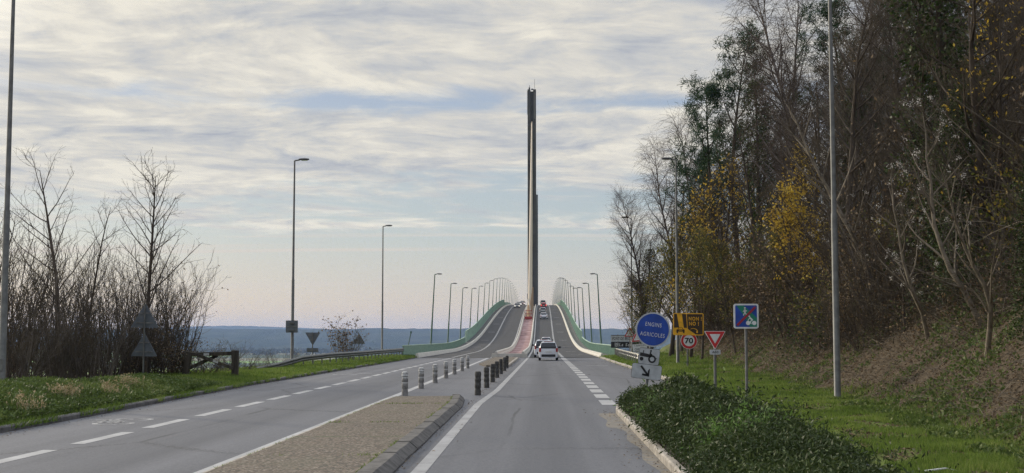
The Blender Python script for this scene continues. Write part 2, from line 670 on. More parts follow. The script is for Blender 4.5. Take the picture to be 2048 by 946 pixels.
# bridge deck height along Y
def zd(Y):
    Y = np.asarray(Y, float)
    Y = np.where(Y > 590, 1180 - Y, Y)
    a = .065 * np.clip(Y - 163, 0, 95) ** 2 / 190
    b = .065 * np.clip(Y - 258, 0, 42)
    t = np.clip(Y - 300, 0, 290)
    c = .065 * t - .5 * .065 / 290 * t * t
    return a + b + c


def ground_material():
    m, k, p = new_mat('ground_cover')
    g = k.new('ShaderNodeNewGeometry').outputs['Position']
    x, y, z = k.sep(g)
    n1 = k.noise(g, .9, 5, .65)
    n2 = k.noise(g, 7.0, 5, .7)
    n3 = k.noise(g, 30.0, 3, .7)
    grass = k.ramp(k.math('ADD', k.math('MULTIPLY', n1, .5), k.math('MULTIPLY', n2, .5)),
                   [(.30, (.085, .066, .036)), (.45, (.105, .125, .036)), (.60, (.15, .20, .05)), (.75, (.19, .19, .075))])
    soil = k.ramp(k.math('ADD', k.math('MULTIPLY', n2, .5), k.math('MULTIPLY', n3, .5)),
                  [(.30, (.028, .022, .015)), (.50, (.080, .062, .042)), (.68, (.155, .12, .08))])
    # leaf litter on the wooded bank, grass by the road
    toe = k.math('ADD', 5.9, k.math('MULTIPLY', k.math('MAXIMUM', y, 0), .048))
    s = k.math('ADD', k.math('SUBTRACT', x, toe), k.math('MULTIPLY', k.math('SUBTRACT', n1, .5), 4.0))
    col = k.mix(k.maprange(s, -.5, 1.2), grass, soil)
    # mud scuffs in the grass
    col = k.mix(k.maprange(k.noise(k.vec('ADD', g, (9, 4, 0)), .8, 4), .60, .68), col, soil)
    # bare earth beneath the thicket on the left
    s2 = k.math('SUBTRACT', -16.5, x)
    s2 = k.math('ADD', s2, k.math('MULTIPLY', k.math('SUBTRACT', n1, .5), 4.0))
    col = k.mix(k.maprange(s2, 0, 1.5), col, soil)
    # the valley: fields and woods
    gs = k.comb(k.math('MULTIPLY', x, .35), y, 0.0)
    cell = k.new('ShaderNodeTexVoronoi')
    k.put(cell.inputs['Vector'], gs)
    cell.inputs['Scale'].default_value = .0032
    cr = k.sep(cell.outputs['Color'])[0]
    field = k.ramp(cr, [(0, (.05, .07, .03)), (.30, (.06, .075, .03)), (.32, (.20, .30, .08)), (.55, (.27, .34, .11)),
                        (.57, (.22, .20, .12)), (.75, (.06, .08, .04)), (.77, (.20, .31, .09))], 'CONSTANT')
    col = k.mix(k.maprange(z, -8, -25), col, field)
    k.put(p.inputs['Base Color'], col)
    p.inputs['Roughness'].default_value = .95
    p.inputs['Specular IOR Level'].default_value = .1
    b = k.new('ShaderNodeBump')
    b.inputs['Strength'].default_value = .6
    b.inputs['Distance'].default_value = .06
    k.put(b.inputs['Height'], n2)
    k.l.new(b.outputs[0], p.inputs['Normal'])
    return m


def build_ground():
    ys = np.concatenate([np.arange(-40, 0, 2.0), np.arange(0, 60, .6), np.arange(60, 135, 1.2), np.arange(135, 260, 6),
                         np.geomspace(265, 11800, 45)])
    lo = np.concatenate([-np.geomspace(6400, 60, 26), -np.arange(57, 12, -1.5) , -np.arange(11.5, .3, -.5), -np.array([.3, .15, .02])])
    ri = np.concatenate([[.02, .15, .3], np.arange(.6, 9, .35), np.arange(9, 30, .8), np.geomspace(31, 6400, 26)])
    nL, nR = len(lo), len(ri)
    mid = np.linspace(0, 1, 12)
    X = np.zeros((len(ys), nL + 12 + nR))
    for i, y in enumerate(ys):
        a, b = edge_l(y), float(edge_r(np.array([y]))[0])
        X[i] = np.concatenate([a + lo, a + .01 + (b - a - .02) * mid, b + ri])
    Y = np.repeat(ys[:, None], X.shape[1], 1)
    Z = gz(X, Y)
    v = np.stack([X, Y, Z], 2).reshape(-1, 3)
    h, w = X.shape
    i, j = np.meshgrid(np.arange(h - 1), np.arange(w - 1), indexing='ij')
    q = np.stack([i * w + j, i * w + j + 1, (i + 1) * w + j + 1, (i + 1) * w + j], 2).reshape(-1, 4)
    tag(link('ground', np_mesh('ground', v, q, ground_material(), smooth=True)), kind='structure')


build_ground()


def strip(name, x0, x1, ys, z, mat, kind='structure', parent=None, zfun=None):
    """a sheet along the road between two edges x0(Y), x1(Y)"""
    ys = np.asarray(ys, float)
    a = np.array([x0(y) if callable(x0) else x0 for y in ys], float)
    b = np.array([x1(y) if callable(x1) else x1 for y in ys], float)
    h = (zfun(ys) if zfun is not None else np.zeros_like(ys)) + z
    n = len(ys)
    v = np.concatenate([np.stack([a, ys, h], 1), np.stack([b, ys, h], 1)])
    q = np.array([(i, i + n, i + n + 1, i + 1) for i in range(n - 1)])
    o = link(name, np_mesh(name, v, q, mat), parent)
    if kind:
        tag(o, kind=kind)
    return o


def dashes(name, segs, z, mat, zfun=None, parent=None):
    """painted quads (x0,x1,y0,y1) joined as one marking"""
    v, q = [], []
    for (xa, xb, y0, y1) in segs:
        for (ya, yb) in ((y0, (y0 + y1) / 2), ((y0 + y1) / 2, y1)):
            b = len(v)
            za = float(zfun(ya)) if zfun else 0.0
            zb = float(zfun(yb)) if zfun else 0.0
            v += [(xa(ya), ya, za + z), (xb(ya), ya, za + z), (xb(yb), yb, zb + z), (xa(yb), yb, zb + z)]
            q.append((b, b + 1, b + 2, b + 3))
    o = link(name, np_mesh(name, v, q, mat), parent)
    return o


XC = -2.8                      # axis of the bridge
Y0, Y1 = 117.0, 1063.0         # ends of the deck
YA = np.arange(-40, Y0 + .1, 1.57)
strip('road', lambda y: float(edge_l(y)) - .02, lambda y: float(edge_r(y)) + .01, np.append(YA[YA < Y0], Y0), 0.0, M['asphalt'])

# painted lines of the approach
def lane_r(y):
    return float(np.interp(y, [0, 36, 64, 117, 400], [1.78, 1.86, 1.98, 2.02, 2.75]))


def lane_l(y):
    return float(np.interp(y, [0, 40, 117, 400], [-7.86, -7.9, -8.0, -8.75]))


def edge_line_r(y):
    return float(np.interp(y, [0, 17.3, 35.6, 44.8, 60, 117], [-1.66, -1.64, -1.70, -1.50, -1.42, -1.14]))


def edge_line_l(y):
    return float(np.interp(y, [0, 17, 45, 78, 117], [-4.53, -4.53, -4.52, -4.60, -4.72]))


strip('edge_line', lambda y: edge_line_r(y) - .10, lambda y: edge_line_r(y) + .10, np.arange(4, Y0, 1.5), .004, M['edge_paint'])
strip('edge_line', lambda y: edge_line_l(y) - .11, lambda y: edge_line_l(y) + .11, np.arange(4, Y0, 1.5), .004, M['paint'])
tag(dashes('lane_marking', [(lambda y: lane_r(y) - .20, lambda y: lane_r(y) + .20, y, y + 2.55) for y in np.arange(35.2, 115, 3.93)],
           .004, M['paint']), kind='structure')
tag(dashes('lane_marking', [(lambda y: lane_l(y) - .125, lambda y: lane_l(y) + .125, y, y + 2.75) for y in np.arange(2.3, 115, 3.95)],
           .004, M['paint']), kind='structure')


# worn bicycle sign painted on the left lane (seen along the road)
def bike_marking(x, y, s=1.0):
    mb = MB()

    def flat(poly):
        mb.add([(x + p[0] * s, y + p[1] * s, .004) for p in poly], [tuple(range(len(poly)))])
    for cy in (0, 1.35):
        n = 20
        for i in range(n):
            a, b = 2 * math.pi * i / n, 2 * math.pi * (i + 1) / n
            flat([(.44 * math.cos(a), cy + .44 * math.sin(a)), (.44 * math.cos(b), cy + .44 * math.sin(b)),
                  (.33 * math.cos(b), cy + .33 * math.sin(b)), (.33 * math.cos(a), cy + .33 * math.sin(a))])
    for a, b in (((.0, .0), (-.5, .45)), ((-.5, .45), (-.5, 1.1)), ((-.5, 1.1), (0, .6)), ((0, .6), (0, .05)), ((0, .6), (-.6, .42)), ((0, 1.35), (-.75, 1.1))):
        flat(bar2(a[0], a[1], b[0], b[1], .11))
    tag(mb.build('bicycle_marking', M['faded']), kind='structure')


bike_marking(-9.0, 27.3)
tag(dashes('lane_marking', [(lambda y, a=a: a, lambda y, b=b: b, y, y + .35) for (a, b, y) in ((-9.9, -8.6, 66.0), (-10.2, -9.0, 63.5), (3.0, 4.4, 85.0))],
           .004, M['faded']), kind='structure')

# ------------------------------------------------------------------ kerbs and islands
def sweep(name, prof, ys, xf, mat, zf=None, parent=None, smooth=False, cap=True):
    """profile (dx, dz) outline carried along Y"""
    n = len(prof)
    v = []
    for y in ys:
        x = xf(y) if callable(xf) else xf
        z = float(zf(y)) if zf is not None else 0.0
        v += [(x + a, y, z + b) for a, b in prof]
    f = []
    for i in range(len(ys) - 1):
        for j in range(n):
            k = (j + 1) % n
            f.append((i * n + j, (i + 1) * n + j, (i + 1) * n + k, i * n + k))
    mb = MB()
    mb.add(v, f)
    if cap:
        mb.f += [tuple(range(n)), tuple(range((len(ys) - 1) * n, len(ys) * n))]
    return mb.build(name, mat, parent, smooth=smooth)


KP = [(-.13, -.1), (-.13, .10), (-.11, .12), (.03, .12), (.06, .09), (.07, -.1)]
tag(sweep('kerb', KP, np.arange(-2, 117, 2.0), lambda y: float(edge_l(y)) - .04, M['kerb_dark']), kind='structure')
# right edge: single cream stones with open joints
kr = MB()
for y in np.arange(33.5, 116.5, 1.0):
    jit = .012 * math.sin(y * 7.3)
    vs, n = [], 6
    for yy in (y, y + .975):
        vs += [(5.38 + jit - a * 1.3, yy, b * 1.15) for a, b in KP]
    kr.add(vs, [(j, (j + 1) % n, (j + 1) % n + n, j + n) for j in range(n)] + [tuple(range(n)), tuple(range(n, 2 * n))])
tag(kr.build('kerb', M['kerb']), kind='structure')


def gravel_mat():
    m, k, p = new_mat('exposed_aggregate')
    g = k.new('ShaderNodeNewGeometry').outputs['Position']
    x, y, z = k.sep(g)
    peb = k.new('ShaderNodeTexVoronoi')
    k.put(peb.inputs['Vector'], g)
    peb.inputs['Scale'].default_value = 26
    tone = k.sep(peb.outputs['Color'])[0]
    col = k.ramp(tone, [(0, (.04, .03, .024)), (.35, (.115, .085, .06)), (.7, (.19, .145, .105)), (.92, (.30, .26, .21)), (1, (.09, .06, .045))])
    col = k.mix(k.maprange(peb.outputs['Distance'], .4, .8), col, (.05, .045, .035))
    col = k.mix(k.maprange(k.noise(g, 1.1, 5, .65), .42, .66, 0, .35), col, (.10, .095, .06))
    # moss on the joints and along the edge
    jt = k.math('ABSOLUTE', k.math('SUBTRACT', k.math('FRACT', k.math('DIVIDE', k.math('SUBTRACT', y, .1), 7.45)), .5))
    mo = k.math('MULTIPLY', k.maprange(jt, .49, .4965), k.maprange(k.noise(g, 2.5, 5, .7), .40, .55))
    col = k.mix(mo, col, (.05, .07, .02))
    k.put(p.inputs['Base Color'], col)
    p.inputs['Roughness'].default_value = .9
    b = k.new('ShaderNodeBump')
    b.inputs['Strength'].default_value = .8
    b.inputs['Distance'].default_value = .012
    b.invert = True
    k.put(b.inputs['Height'], peb.outputs['Distance'])
    k.l.new(b.outputs[0], p.inputs['Normal'])
    return m


M['gravel'] = gravel_mat()


def island_outline(y):
    """left and right edge of the near median island"""
    l = float(np.interp(y, [2, 17, 36, 38.6], [-4.27, -4.27, -4.28, -4.24]))
    r = float(np.interp(y, [2, 34, 37.2, 38.6], [-2.22, -2.38, -2.5, -2.62]))
    return l, r


ys = np.arange(2, 38.7, .9)
mb = MB()
n = len(ys)
vs = []
for y in ys:
    l, r = island_outline(y)
    vs += [(l, y, -.05), (l + .02, y, .10), (r, y, .112), (r, y, -.05)]
fs = []
for i in range(n - 1):
    for j in range(3):
        fs.append((i * 4 + j, i * 4 + j + 1, i * 4 + j + 5, i * 4 + j + 4))
mb.add(vs, fs)
mb.f += [(0, 1, 2, 3), tuple((n - 1) * 4 + j for j in range(4))]
tag(mb.build('median_pavement', M['gravel']), kind='structure')
KM = [(0, -.05), (0, .135), (.20, .135), (.33, .03), (.34, -.05)]
km = MB()
yk = np.append(np.arange(2, 37.0, 1.0), [37.6, 38.2, 38.6])
for i_, (a, b) in enumerate(zip(yk[:-1], yk[1:])):
    j1, j2 = .006 * math.sin(i_ * 5.1), .005 * math.sin(i_ * 3.7 + 1)
    b2 = b - .010
    vs = [(island_outline(a)[1] + .003 + d_ + j1 * (d_ > .1), a, h_ + j2 * (h_ > 0)) for d_, h_ in KM] + [(island_outline(b2)[1] + .003 + d_ + j1 * (d_ > .1), b2, h_ + j2 * (h_ > 0)) for d_, h_ in KM]
    km.add(vs, [(j, (j + 1) % 5, (j + 1) % 5 + 5, j + 5) for j in range(5)] + [tuple(range(5)), tuple(range(5, 10))])
tag(km.build('kerb', M['kerb_dark']), kind='structure')
# thin concrete kerb along the left side of that island
tag(sweep('kerb', [(-.10, -.05), (-.10, .07), (-.003, .085), (-.003, -.05)], np.arange(2, 38.7, 1.5), lambda y: island_outline(y)[0], M['kerb']), kind='structure')
# second island just before the bridge
mb = MB()
for (ya, yb, la, lb) in ((81, 87, -3.4, -4.1), (87, 115.5, -4.1, -4.1)):
    mb.add([(la, ya, -.05), (la, ya, .10), (-2.15, ya, .10), (-2.15, ya, -.05), (lb, yb, -.05), (lb, yb, .10), (-2.05, yb, .10), (-2.05, yb, -.05)],
           [(0, 1, 2, 3), (4, 5, 6, 7), (1, 2, 6, 5), (0, 1, 5, 4), (2, 3, 7, 6)])
tag(mb.build('median_pavement', M['gravel']), kind='structure')
tag(sweep('kerb', [(0, -.05), (0, .13), (.14, .12), (.2, -.05)], np.arange(80, 116, 4.0), lambda y: -2.14 + .1 * (y - 80) / 36, M['kerb']), kind='structure')
# planted bed beside the lane with its kerb
def bed_r(y):
    return float(np.interp(y, [0, 14, 24, 30, 34.2], [3.9, 3.9, 4.3, 3.9, 2.6]))


def bed_l(y):
    return float(np.interp(y, [0, 17.3, 31.3, 33.5, 34.2], [1.74, 1.75, 1.80, 1.95, 2.3]))


def bed_material():
    m, k, p = new_mat('bed_soil')
    g = k.new('ShaderNodeNewGeometry').outputs['Position']
    k.put(p.inputs['Base Color'], k.ramp(k.noise(g, 9, 5, .7), [(.3, (.018, .016, .010)), (.55, (.05, .04, .025)), (.7, (.06, .07, .025))]))
    p.inputs['Roughness'].default_value = .95
    return m


ys = np.append(np.arange(0, 33.5, 1.2), [33.5, 34.2])
mb = MB()
vs = []
for y in ys:
    l, r = bed_l(y) + .12, bed_r(y)
    vs += [(l, y, .09), ((l + r) / 2, y, .2), (r, y, .08), (r + .05, y, -.05)]
mb.add(vs, [(i * 4 + j, i * 4 + j + 1, i * 4 + j + 5, i * 4 + j + 4) for i in range(len(ys) - 1) for j in range(3)])
tag(mb.build('planting_bed_soil', bed_material()), kind='structure')
kr = MB()
kp = [(0, -.05), (0, .10), (.025, .125), (.11, .125), (.118, -.05)]
yy = np.append(np.arange(0.5, 33.0, 1.0), [33.5, 34.1])
for a, b in zip(yy[:-1], yy[1:]):
    b2 = b - .02
    vs = [(bed_l(a) + d, a, h) for d, h in kp] + [(bed_l(b2) + d, b2, h) for d, h in kp]
    kr.add(vs, [(j, (j + 1) % 5, (j + 1) % 5 + 5, j + 5) for j in range(5)] + [tuple(range(5)), tuple(range(5, 10))])
tag(kr.build('kerb', M['kerb']), kind='structure')
# soil and grit washed along that kerb
def grit_material():
    m, k, p = new_mat('road_grit')
    g = k.new('ShaderNodeNewGeometry').outputs['Position']
    x, y, z = k.sep(g)
    n = k.noise(g, 4, 6, .7)
    k.put(p.inputs['Base Color'], k.ramp(n, [(.38, (.15, .15, .155)), (.50, (.17, .155, .13)), (.66, (.24, .20, .15))]))
    p.inputs['Roughness'].default_value = .95
    return m


strip('road_grit', lambda y: bed_l(y) - .14 - .10 * (math.sin(y * 1.7) * .5 + .5) - .2 * (y > 26), lambda y: bed_l(y) + .01, np.arange(2, 31.5, .45), .003, grit_material())

# ------------------------------------------------------------------ far land
def hill_material():
    m, k, p = new_mat('distant_woodland')
    g = k.new('ShaderNodeNewGeometry').outputs['Position']
    x, y, z = k.sep(g)
    n = k.noise(k.comb(x, k.math('MULTIPLY', y, .5), k.math('MULTIPLY', z, 4)), .007, 6, .7)
    col = k.ramp(n, [(.35, (.012, .02, .012)), (.55, (.04, .05, .028)), (.72, (.075, .07, .045))])
    k.put(p.inputs['Base Color'], col)
    p.inputs['Roughness'].default_value = 1
    p.inputs['Specular IOR Level'].default_value = 0
    return m


HM = hill_material()


def hill(Yf, depth, prof, x0, x1, step, rough, seed):
    xs = np.arange(x0, x1, step)
    ts = np.array([0, .08, .2, .35, .5, .65, .8, .92, 1.0, 1.15, 1.6])
    base = -50.0
    top = prof(xs)
    V = []
    for t in ts:
        a = smooth01(min(t, 1.0))
        y = Yf + t * depth + 250 * (vnoise(xs, xs * 0, 1500, seed + 9) - .5)
        z = base + (top - base) * a
        z = z + a * rough * (vnoise(xs, y, step * 1.2, seed) + .6 * vnoise(xs, y, step * 3.5, seed + 1) - .8)
        V.append(np.stack([xs, y, z], 1))
    V = np.array(V)
    h, w = V.shape[:2]
    i, j = np.meshgrid(np.arange(h - 1), np.arange(w - 1), indexing='ij')
    q = np.stack([i * w + j, i * w + j + 1, (i + 1) * w + j + 1, (i + 1) * w + j], 2).reshape(-1, 4)
    tag(link('hills', np_mesh('hills', V.reshape(-1, 3), q, HM, smooth=False)), kind='structure')


hill(5000, 2200, lambda x: 50 + 6 * vnoise(x, x * 0, 900, 3) - 4 * smooth01(np.abs(x + 200) / 2500), -5200, 5200, 22, 9, 31)
hill(9000, 1800, lambda x: 40 + 58 * np.exp(-((x + 2600) / 1100) ** 2) + 6 * vnoise(x, x * 0, 700, 8), -6200, 6200, 40, 8, 57)

# ------------------------------------------------------------------ air
hz = MB().box((0, 5850, 42), (13600, 12500, 206)).build('haze', [])
hm = bpy.data.materials.new('haze_air')
hm.use_nodes = True
k = NT(hm.node_tree)
k.n.clear()
o_ = k.new('ShaderNodeOutputMaterial')
pv = k.new('ShaderNodeVolumePrincipled')
pv.inputs['Color'].default_value = (.44, .60, 1.0, 1)
pv.inputs['Density'].default_value = 7.0e-5
pv.inputs['Anisotropy'].default_value = 0.1
k.l.new(pv.outputs[0], o_.inputs['Volume'])
hz.data.materials.append(hm)
tag(hz, kind='stuff')

# ------------------------------------------------------------------ the bridge
YB = np.concatenate([np.arange(Y0, 300, 3.0), np.arange(300, 600, 5.0), np.arange(600, Y1 + 1, 12.0)])
bridge = thing('cable_stayed_bridge', 'long humped cable-stayed bridge with two tall dark masts on its centre line and green parapets', 'bridge', (0, 0, 0))
HW = 1.35      # half of the median
RW = 8.2       # kerb side of the roadway
sweep('deck', [(-9.6, -.30), (-9.6, .02), (9.6, .02), (9.6, -.30), (4.5, -3.8), (-4.5, -3.8)], YB, XC, M['concrete'], zd, bridge)


def carriageway(xa, xb, lane, extra, edges):
    """deck surfacing with its painted lines 5 mm above, one mesh"""
    n = len(YB)
    z = zd(YB)
    V = [np.stack([np.full(n, xa), YB, z + .028], 1), np.stack([np.full(n, xb), YB, z + .028], 1)]
    Q = [(i, i + n, i + n + 1, i + 1) for i in range(n - 1)]
    fm = [0] * len(Q)
    base = 2 * n
    segs = [(lane(y) - .14, lane(y) + .14, y, y + 2.5, 1) for y in np.arange(118, 560, 3.9)]
    segs += [(q - .65, q + .65, y, y + .5, 2) for y in np.arange(139, 480, 29.0) for q in (extra,)]
    segs += [(edges - .09, edges + .09, y, y + 3.0, 1) for y in np.arange(Y0, 580, 3.0)]
    for (a, b, ya, yb, mi) in segs:
        za, zb = float(zd(ya)) + .034, float(zd(yb)) + .034
        V.append(np.array([(a, ya, za), (b, ya, za), (b, yb, zb), (a, yb, zb)]))
        Q.append((base, base + 1, base + 2, base + 3))
        fm.append(mi)
        base += 4
    link('carriageway', np_mesh('carriageway', np.concatenate(V), Q, [M['deck_asphalt'], M['paint'], M['faded']], fmat=fm), bridge)


carriageway(XC + HW, XC + RW, lane_r, 3.9, XC + HW + .34)
carriageway(XC - RW, XC - HW, lane_l, -9.7, XC - HW - .34)


def median_mat():
    m, k, p = new_mat('red_median_surfacing')
    g = k.new('ShaderNodeNewGeometry').outputs['Position']
    x, y, z = k.sep(g)
    f = k.noise(k.comb(k.math('MULTIPLY', x, .5), k.math('MULTIPLY', y, .22), 0.0), 1.0, 5, .65)
    k.put(p.inputs['Base Color'], k.ramp(f, [(.35, (.16, .085, .08)), (.52, (.29, .165, .16)), (.68, (.40, .29, .28))]))
    p.inputs['Roughness'].default_value = .85
    return m


def smooth_walk():
    return simple('footway_tarmac', (.10, .098, .092), .9, var=.3, scale=1.5)


M['median'] = median_mat()
M['walk'] = smooth_walk()
ymed = YB[YB <= 308]
strip('median_surface', XC - HW + .3, XC + HW - .3, ymed, .036, M['median'], None, bridge, zd)
strip('median_surface', XC - HW + .3, XC + HW - .3, YB[YB >= 305], .034, M['walk'], None, bridge, zd)
for s in (-1, 1):
    a, b = (XC + s * (RW + .3), XC + s * 9.55)
    sweep('footway', [(min(a, b), .0), (min(a, b), .14), (max(a, b), .14), (max(a, b), .0)], YB, 0.0, M['walk'], zd, bridge)
# cream safety barriers: double ridged profile
BP = [(-.16, .02), (-.15, .26), (-.09, .34), (-.10, .52), (-.05, .60), (.05, .60), (.10, .52), (.09, .34), (.15, .26), (.16, .02)]
for s in (-1, 1):
    sweep('median_barrier', [(a, b) for a, b in BP], YB, XC + s * (HW - .14), M['cream'], zd, bridge, smooth=False)
    rise = lambda y: float(zd(y))
    KB = [(-.20, .02), (-.20, .14), (-.14, .24), (-.10, .42), (.08, .42), (.14, .24), (.20, .02)]
    sweep('edge_barrier', KB, YB, XC + s * (RW + .15), M['cream'], zd, bridge)
MB().box((XC, Y0 + .3, .2), (2 * HW + .5, .5, .40)).build('median_end_beam', M['cream'], bridge)
MB().box((XC, Y0 - .02, -.9), (19.8, .6, 1.78)).build('abutment', M['concrete'], bridge)

# green parapets: low railing with pales, then a taller screen up to the mast
def parapet(x, ya, yb, h, pitch, name, pale):
    ys = YB[(YB >= ya) & (YB <= yb)]
    mb = MB()
    pr = [(-.03, .14), (-.03, h - .06), (.03, h - .06), (.03, .14)]
    n = len(ys)
    mb.add([(x + a, y, float(zd(y)) + b) for y in ys for a, b in pr], [(i * 4 + j, i * 4 + 4 + j, i * 4 + 4 + (j + 1) % 4, i * 4 + (j + 1) % 4) for i in range(n - 1) for j in range(4)])
    for y in np.arange(ya + .3, yb, pitch):
        z = float(zd(y))
        mb.box((x, y, z + .14 + (h - .2) / 2), (.16, .10, h - .2))
    o = mb.build(name, pale, bridge)
    sweep('handrail', [(-.07, h - .055), (-.07, h + .02), (.07, h + .02), (.07, h - .055)], ys, x, M['green_rail'], zd, o)


M['green_pale'] = simple('green_parapet_panels', (.29, .42, .33), .6, var=.15)
for s in (-1, 1):
    x = XC + s * 9.62
    parapet(x, Y0, 214, 1.12, 1.0, 'parapet', M['green_pale'])
    parapet(x, 214, 446, 2.05, 1.5, 'wind_screen', M['green_rail'])
    parapet(x, 450, Y1, 1.1, 6.0, 'parapet', M['green_pale'])
# piers
for y in (185, 240, 300, 365, 760, 830, 900, 970):
    MB().box((XC, y, (float(zd(y)) - 3.8 - 54) / 2), (5.0, 2.2, float(zd(y)) - 3.8 + 54)).build('pier', M['concrete'], bridge)

MT = 84.8
for ym in (430.0, 750.0):
    z0 = float(zd(ym))
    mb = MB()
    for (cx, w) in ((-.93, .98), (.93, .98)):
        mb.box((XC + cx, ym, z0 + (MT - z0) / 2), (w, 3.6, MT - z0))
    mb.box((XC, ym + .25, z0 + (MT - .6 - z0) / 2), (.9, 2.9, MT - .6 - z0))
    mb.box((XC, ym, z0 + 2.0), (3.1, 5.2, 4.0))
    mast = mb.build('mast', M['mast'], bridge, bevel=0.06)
    top = MB()
    top.box((XC - .8, ym - 1.2, MT + .35), (.5, .5, .7))
    top.box((XC + .15, ym - .6, MT + .2), (.7, .5, .4))
    top.box((XC - 1.47, ym - 1.0, MT - 4.4), (.09, .6, 8))
    top.build('beacon', M['lamp_head'], mast)
    MB().tube([(XC + .95, ym - 1.2, MT), (XC + .95, ym - 1.2, MT + 3.6)], .05, 5).tube([(XC - .75, ym - 1.0, MT), (XC - .75, ym - 1.0, MT + 1.5)], .08, 5).build('antenna', M['lamp_head'], mast)
    MB().box((XC + .93, ym - 1.84, MT - 5.5), (.36, .07, 9.0)).build('cable_duct', M['galv'], mast)
    MB().box((XC, 0, (z0 - 3.8 - 54) / 2), (9.0, 5.0, z0 - 3.8 + 54)).build('pylon_pier', M['concrete'], bridge).location = (0, ym, 0)
    for sgn in (-1, 1):
        for i in range(13):
            t = i / 12
            ya = ym + sgn * (14 + 112 * t)
            za = float(zd(ya))
            zt = z0 + 38 + (MT - 11 - z0 - 38) * t
            c = MB().tube([(XC, ym + sgn * 1.5, zt), (XC, ya, za + .2)], .21, 8)
            c = c.build('stay_cable', M['stay'], bridge, smooth=True)
            d = Vector((0, ym + sgn * 1.5 - ya, zt - za)).normalized()
            p0 = Vector((XC, ya, za))
            MB().tube([p0, p0 + d * 6.5], .55, 10).build('cable_sleeve', M['sleeve'], c, smooth=True)
# red steel guard frame at the foot of the lowest stay
yf = 301.0
zf = float(zd(yf))
fr = MB()
for zz in (.35, .75, 1.5, 2.3):
    fr.box((XC, yf, zf + zz), (1.75, .09, .12))
for xx in (-.85, -.42, .42, .85):
    fr.box((XC + xx, yf + .1, zf + 1.2), (.09, .09, 2.4))
fr.box((XC, yf - .06, zf + .6), (1.6, .05, .55))
for xx in (-.85, .85):
    fr.box((XC + xx, yf + 4, zf + 1.6), (.09, 8, .09), rx=.0)
fr.build('guard_frame', M['red_steel'], bridge)
mb = MB()
mb.tube([(XC - .75, yf + .6, zf), (XC - .1, yf + 1.4, zf + 5.0), (XC + .1, yf + 1.4, zf + 5.0), (XC + .75, yf + .6, zf)], .09, 6)
mb.build('stay_brace', M['cream'], bridge)
# ------------------------------------------------------------------ street lamps
def copy_tree(o, parent=None):
    c = o.copy()
    COL.objects.link(c)
    c.parent = parent
    for ch in list(o.children):
        copy_tree(ch, c)
    return c


def make_lamp(H, arm, polemat, r0=.092):
    t = thing('street_lamp', 'x', 'street lamp')
    MB().lathe([(r0 * 1.25, -.3), (r0 * 1.25, .02), (r0, .06), (r0 * .93, H * .42), (r0 * .78, H * .425), (r0 * .5, H)], 12).build('pole', polemat, t, smooth=True)
    MB().tube([(0, 0, H - .12), (.02, 0, H), (arm * .35, 0, H + .05)], .045, 8).build('arm', polemat, t, smooth=True)
    hd = MB()
    v, n = [], 8
    prof = [(arm * .28, .05, .05), (arm * .4, .13, .07), (arm * .7, .16, .085), (arm * .95, .13, .06), (arm * 1.0, .05, .03)]
    for (x, w, h) in prof:
        for j in range(n):
            a = 2 * math.pi * j / n
            v.append((x, w * math.cos(a), H + .07 + h * math.sin(a) * (1 if math.sin(a) > 0 else .6)))
    f = []
    for i in range(len(prof) - 1):
        for j in range(n):
            f.append((i * n + j, i * n + (j + 1) % n, (i + 1) * n + (j + 1) % n, (i + 1) * n + j))
    f += [tuple(range(n)), tuple(range((len(prof) - 1) * n, len(prof) * n))]
    hd.add(v, f)
    head = hd.build('lamp_head', M['lamp_head'], t, smooth=True)
    MB().box((arm * .68, 0, H + .012), (arm * .42, .2, .02)).build('lens', M['lens'], head)
    MB().box((0, -r0 * .98, .9), (.1, .03, .34)).build('access_door', M['galv_dark'], t)
    return t


lamp0 = make_lamp(12.0, .85, M['galv'])
road_lamps = [
    (-14.45, 34.6, 0, 'tall grey lamp post cut by the left edge of the photo, before the bare trees'),
    (-14.3, 74.5, 0, 'tall grey lamp post with a square sign back on it beside the left guardrail'),
    (-14.55, 119, 0, 'tall grey lamp post between the small bare shrub and the green parapet'),
    (7.98, 35.2, 180, 'tall grey lamp post standing closest to the wooded bank, right of the square greenway sign'),
    (7.95, 75.5, 180, 'tall grey lamp post rising behind the amber warning panel'),
    (7.9, 112.5, 180, 'tall grey lamp post in front of the bridge name sign'),
]
for i, (x, y, rz, lab) in enumerate(road_lamps):
    o = lamp0 if i == 0 else copy_tree(lamp0)
    o.location = (x, y, gh(x, y) - .05)
    o.rotation_euler = (0, 0, R(rz))
    tag(o, lab, 'street lamp', 'lamp posts along the road')

blamp0 = make_lamp(9.15, .82, M['green_post'], .105)
ORD = 'first second third fourth fifth sixth seventh eighth ninth tenth eleventh twelfth thirteenth fourteenth fifteenth sixteenth seventeenth eighteenth nineteenth twentieth'.split()
ORD += ['twenty-' + w for w in ORD[:9]]
first = True
for s, nm in ((-1, 'left'), (1, 'right')):
    for i in range(22):
        y = 147.5 + 26.8 * i
        x = XC + s * 9.74
        o = blamp0 if first else copy_tree(blamp0)
        first = False
        o.location = (x, y, float(zd(y)) - .1)
        o.rotation_euler = (0, R(-s * 3.0) if s > 0 else R(3.0), R(180) if s > 0 else 0)
        if s > 0:
            o.rotation_euler = (0, R(3.0), R(180))
        tag(o, f'dark green bridge lamp at the {nm} parapet, {ORD[i]} counting from the near end', 'street lamp', f'lamps along the {nm} parapet of the bridge')
        for ch in o.children:
            if ch.name.startswith('pole') and i == 0 and s == -1:
                pass


# outreach brackets hold the bridge lamps: part of the bridge
mb = MB()
for s in (-1, 1):
    for i in range(22):
        y = 147.5 + 26.8 * i
        mb.box((XC + s * 9.74, y, float(zd(y)) - .12), (.34, .4, .2))
mb.build('lamp_bracket', M['concrete'], bridge)['kind'] = 'stuff'

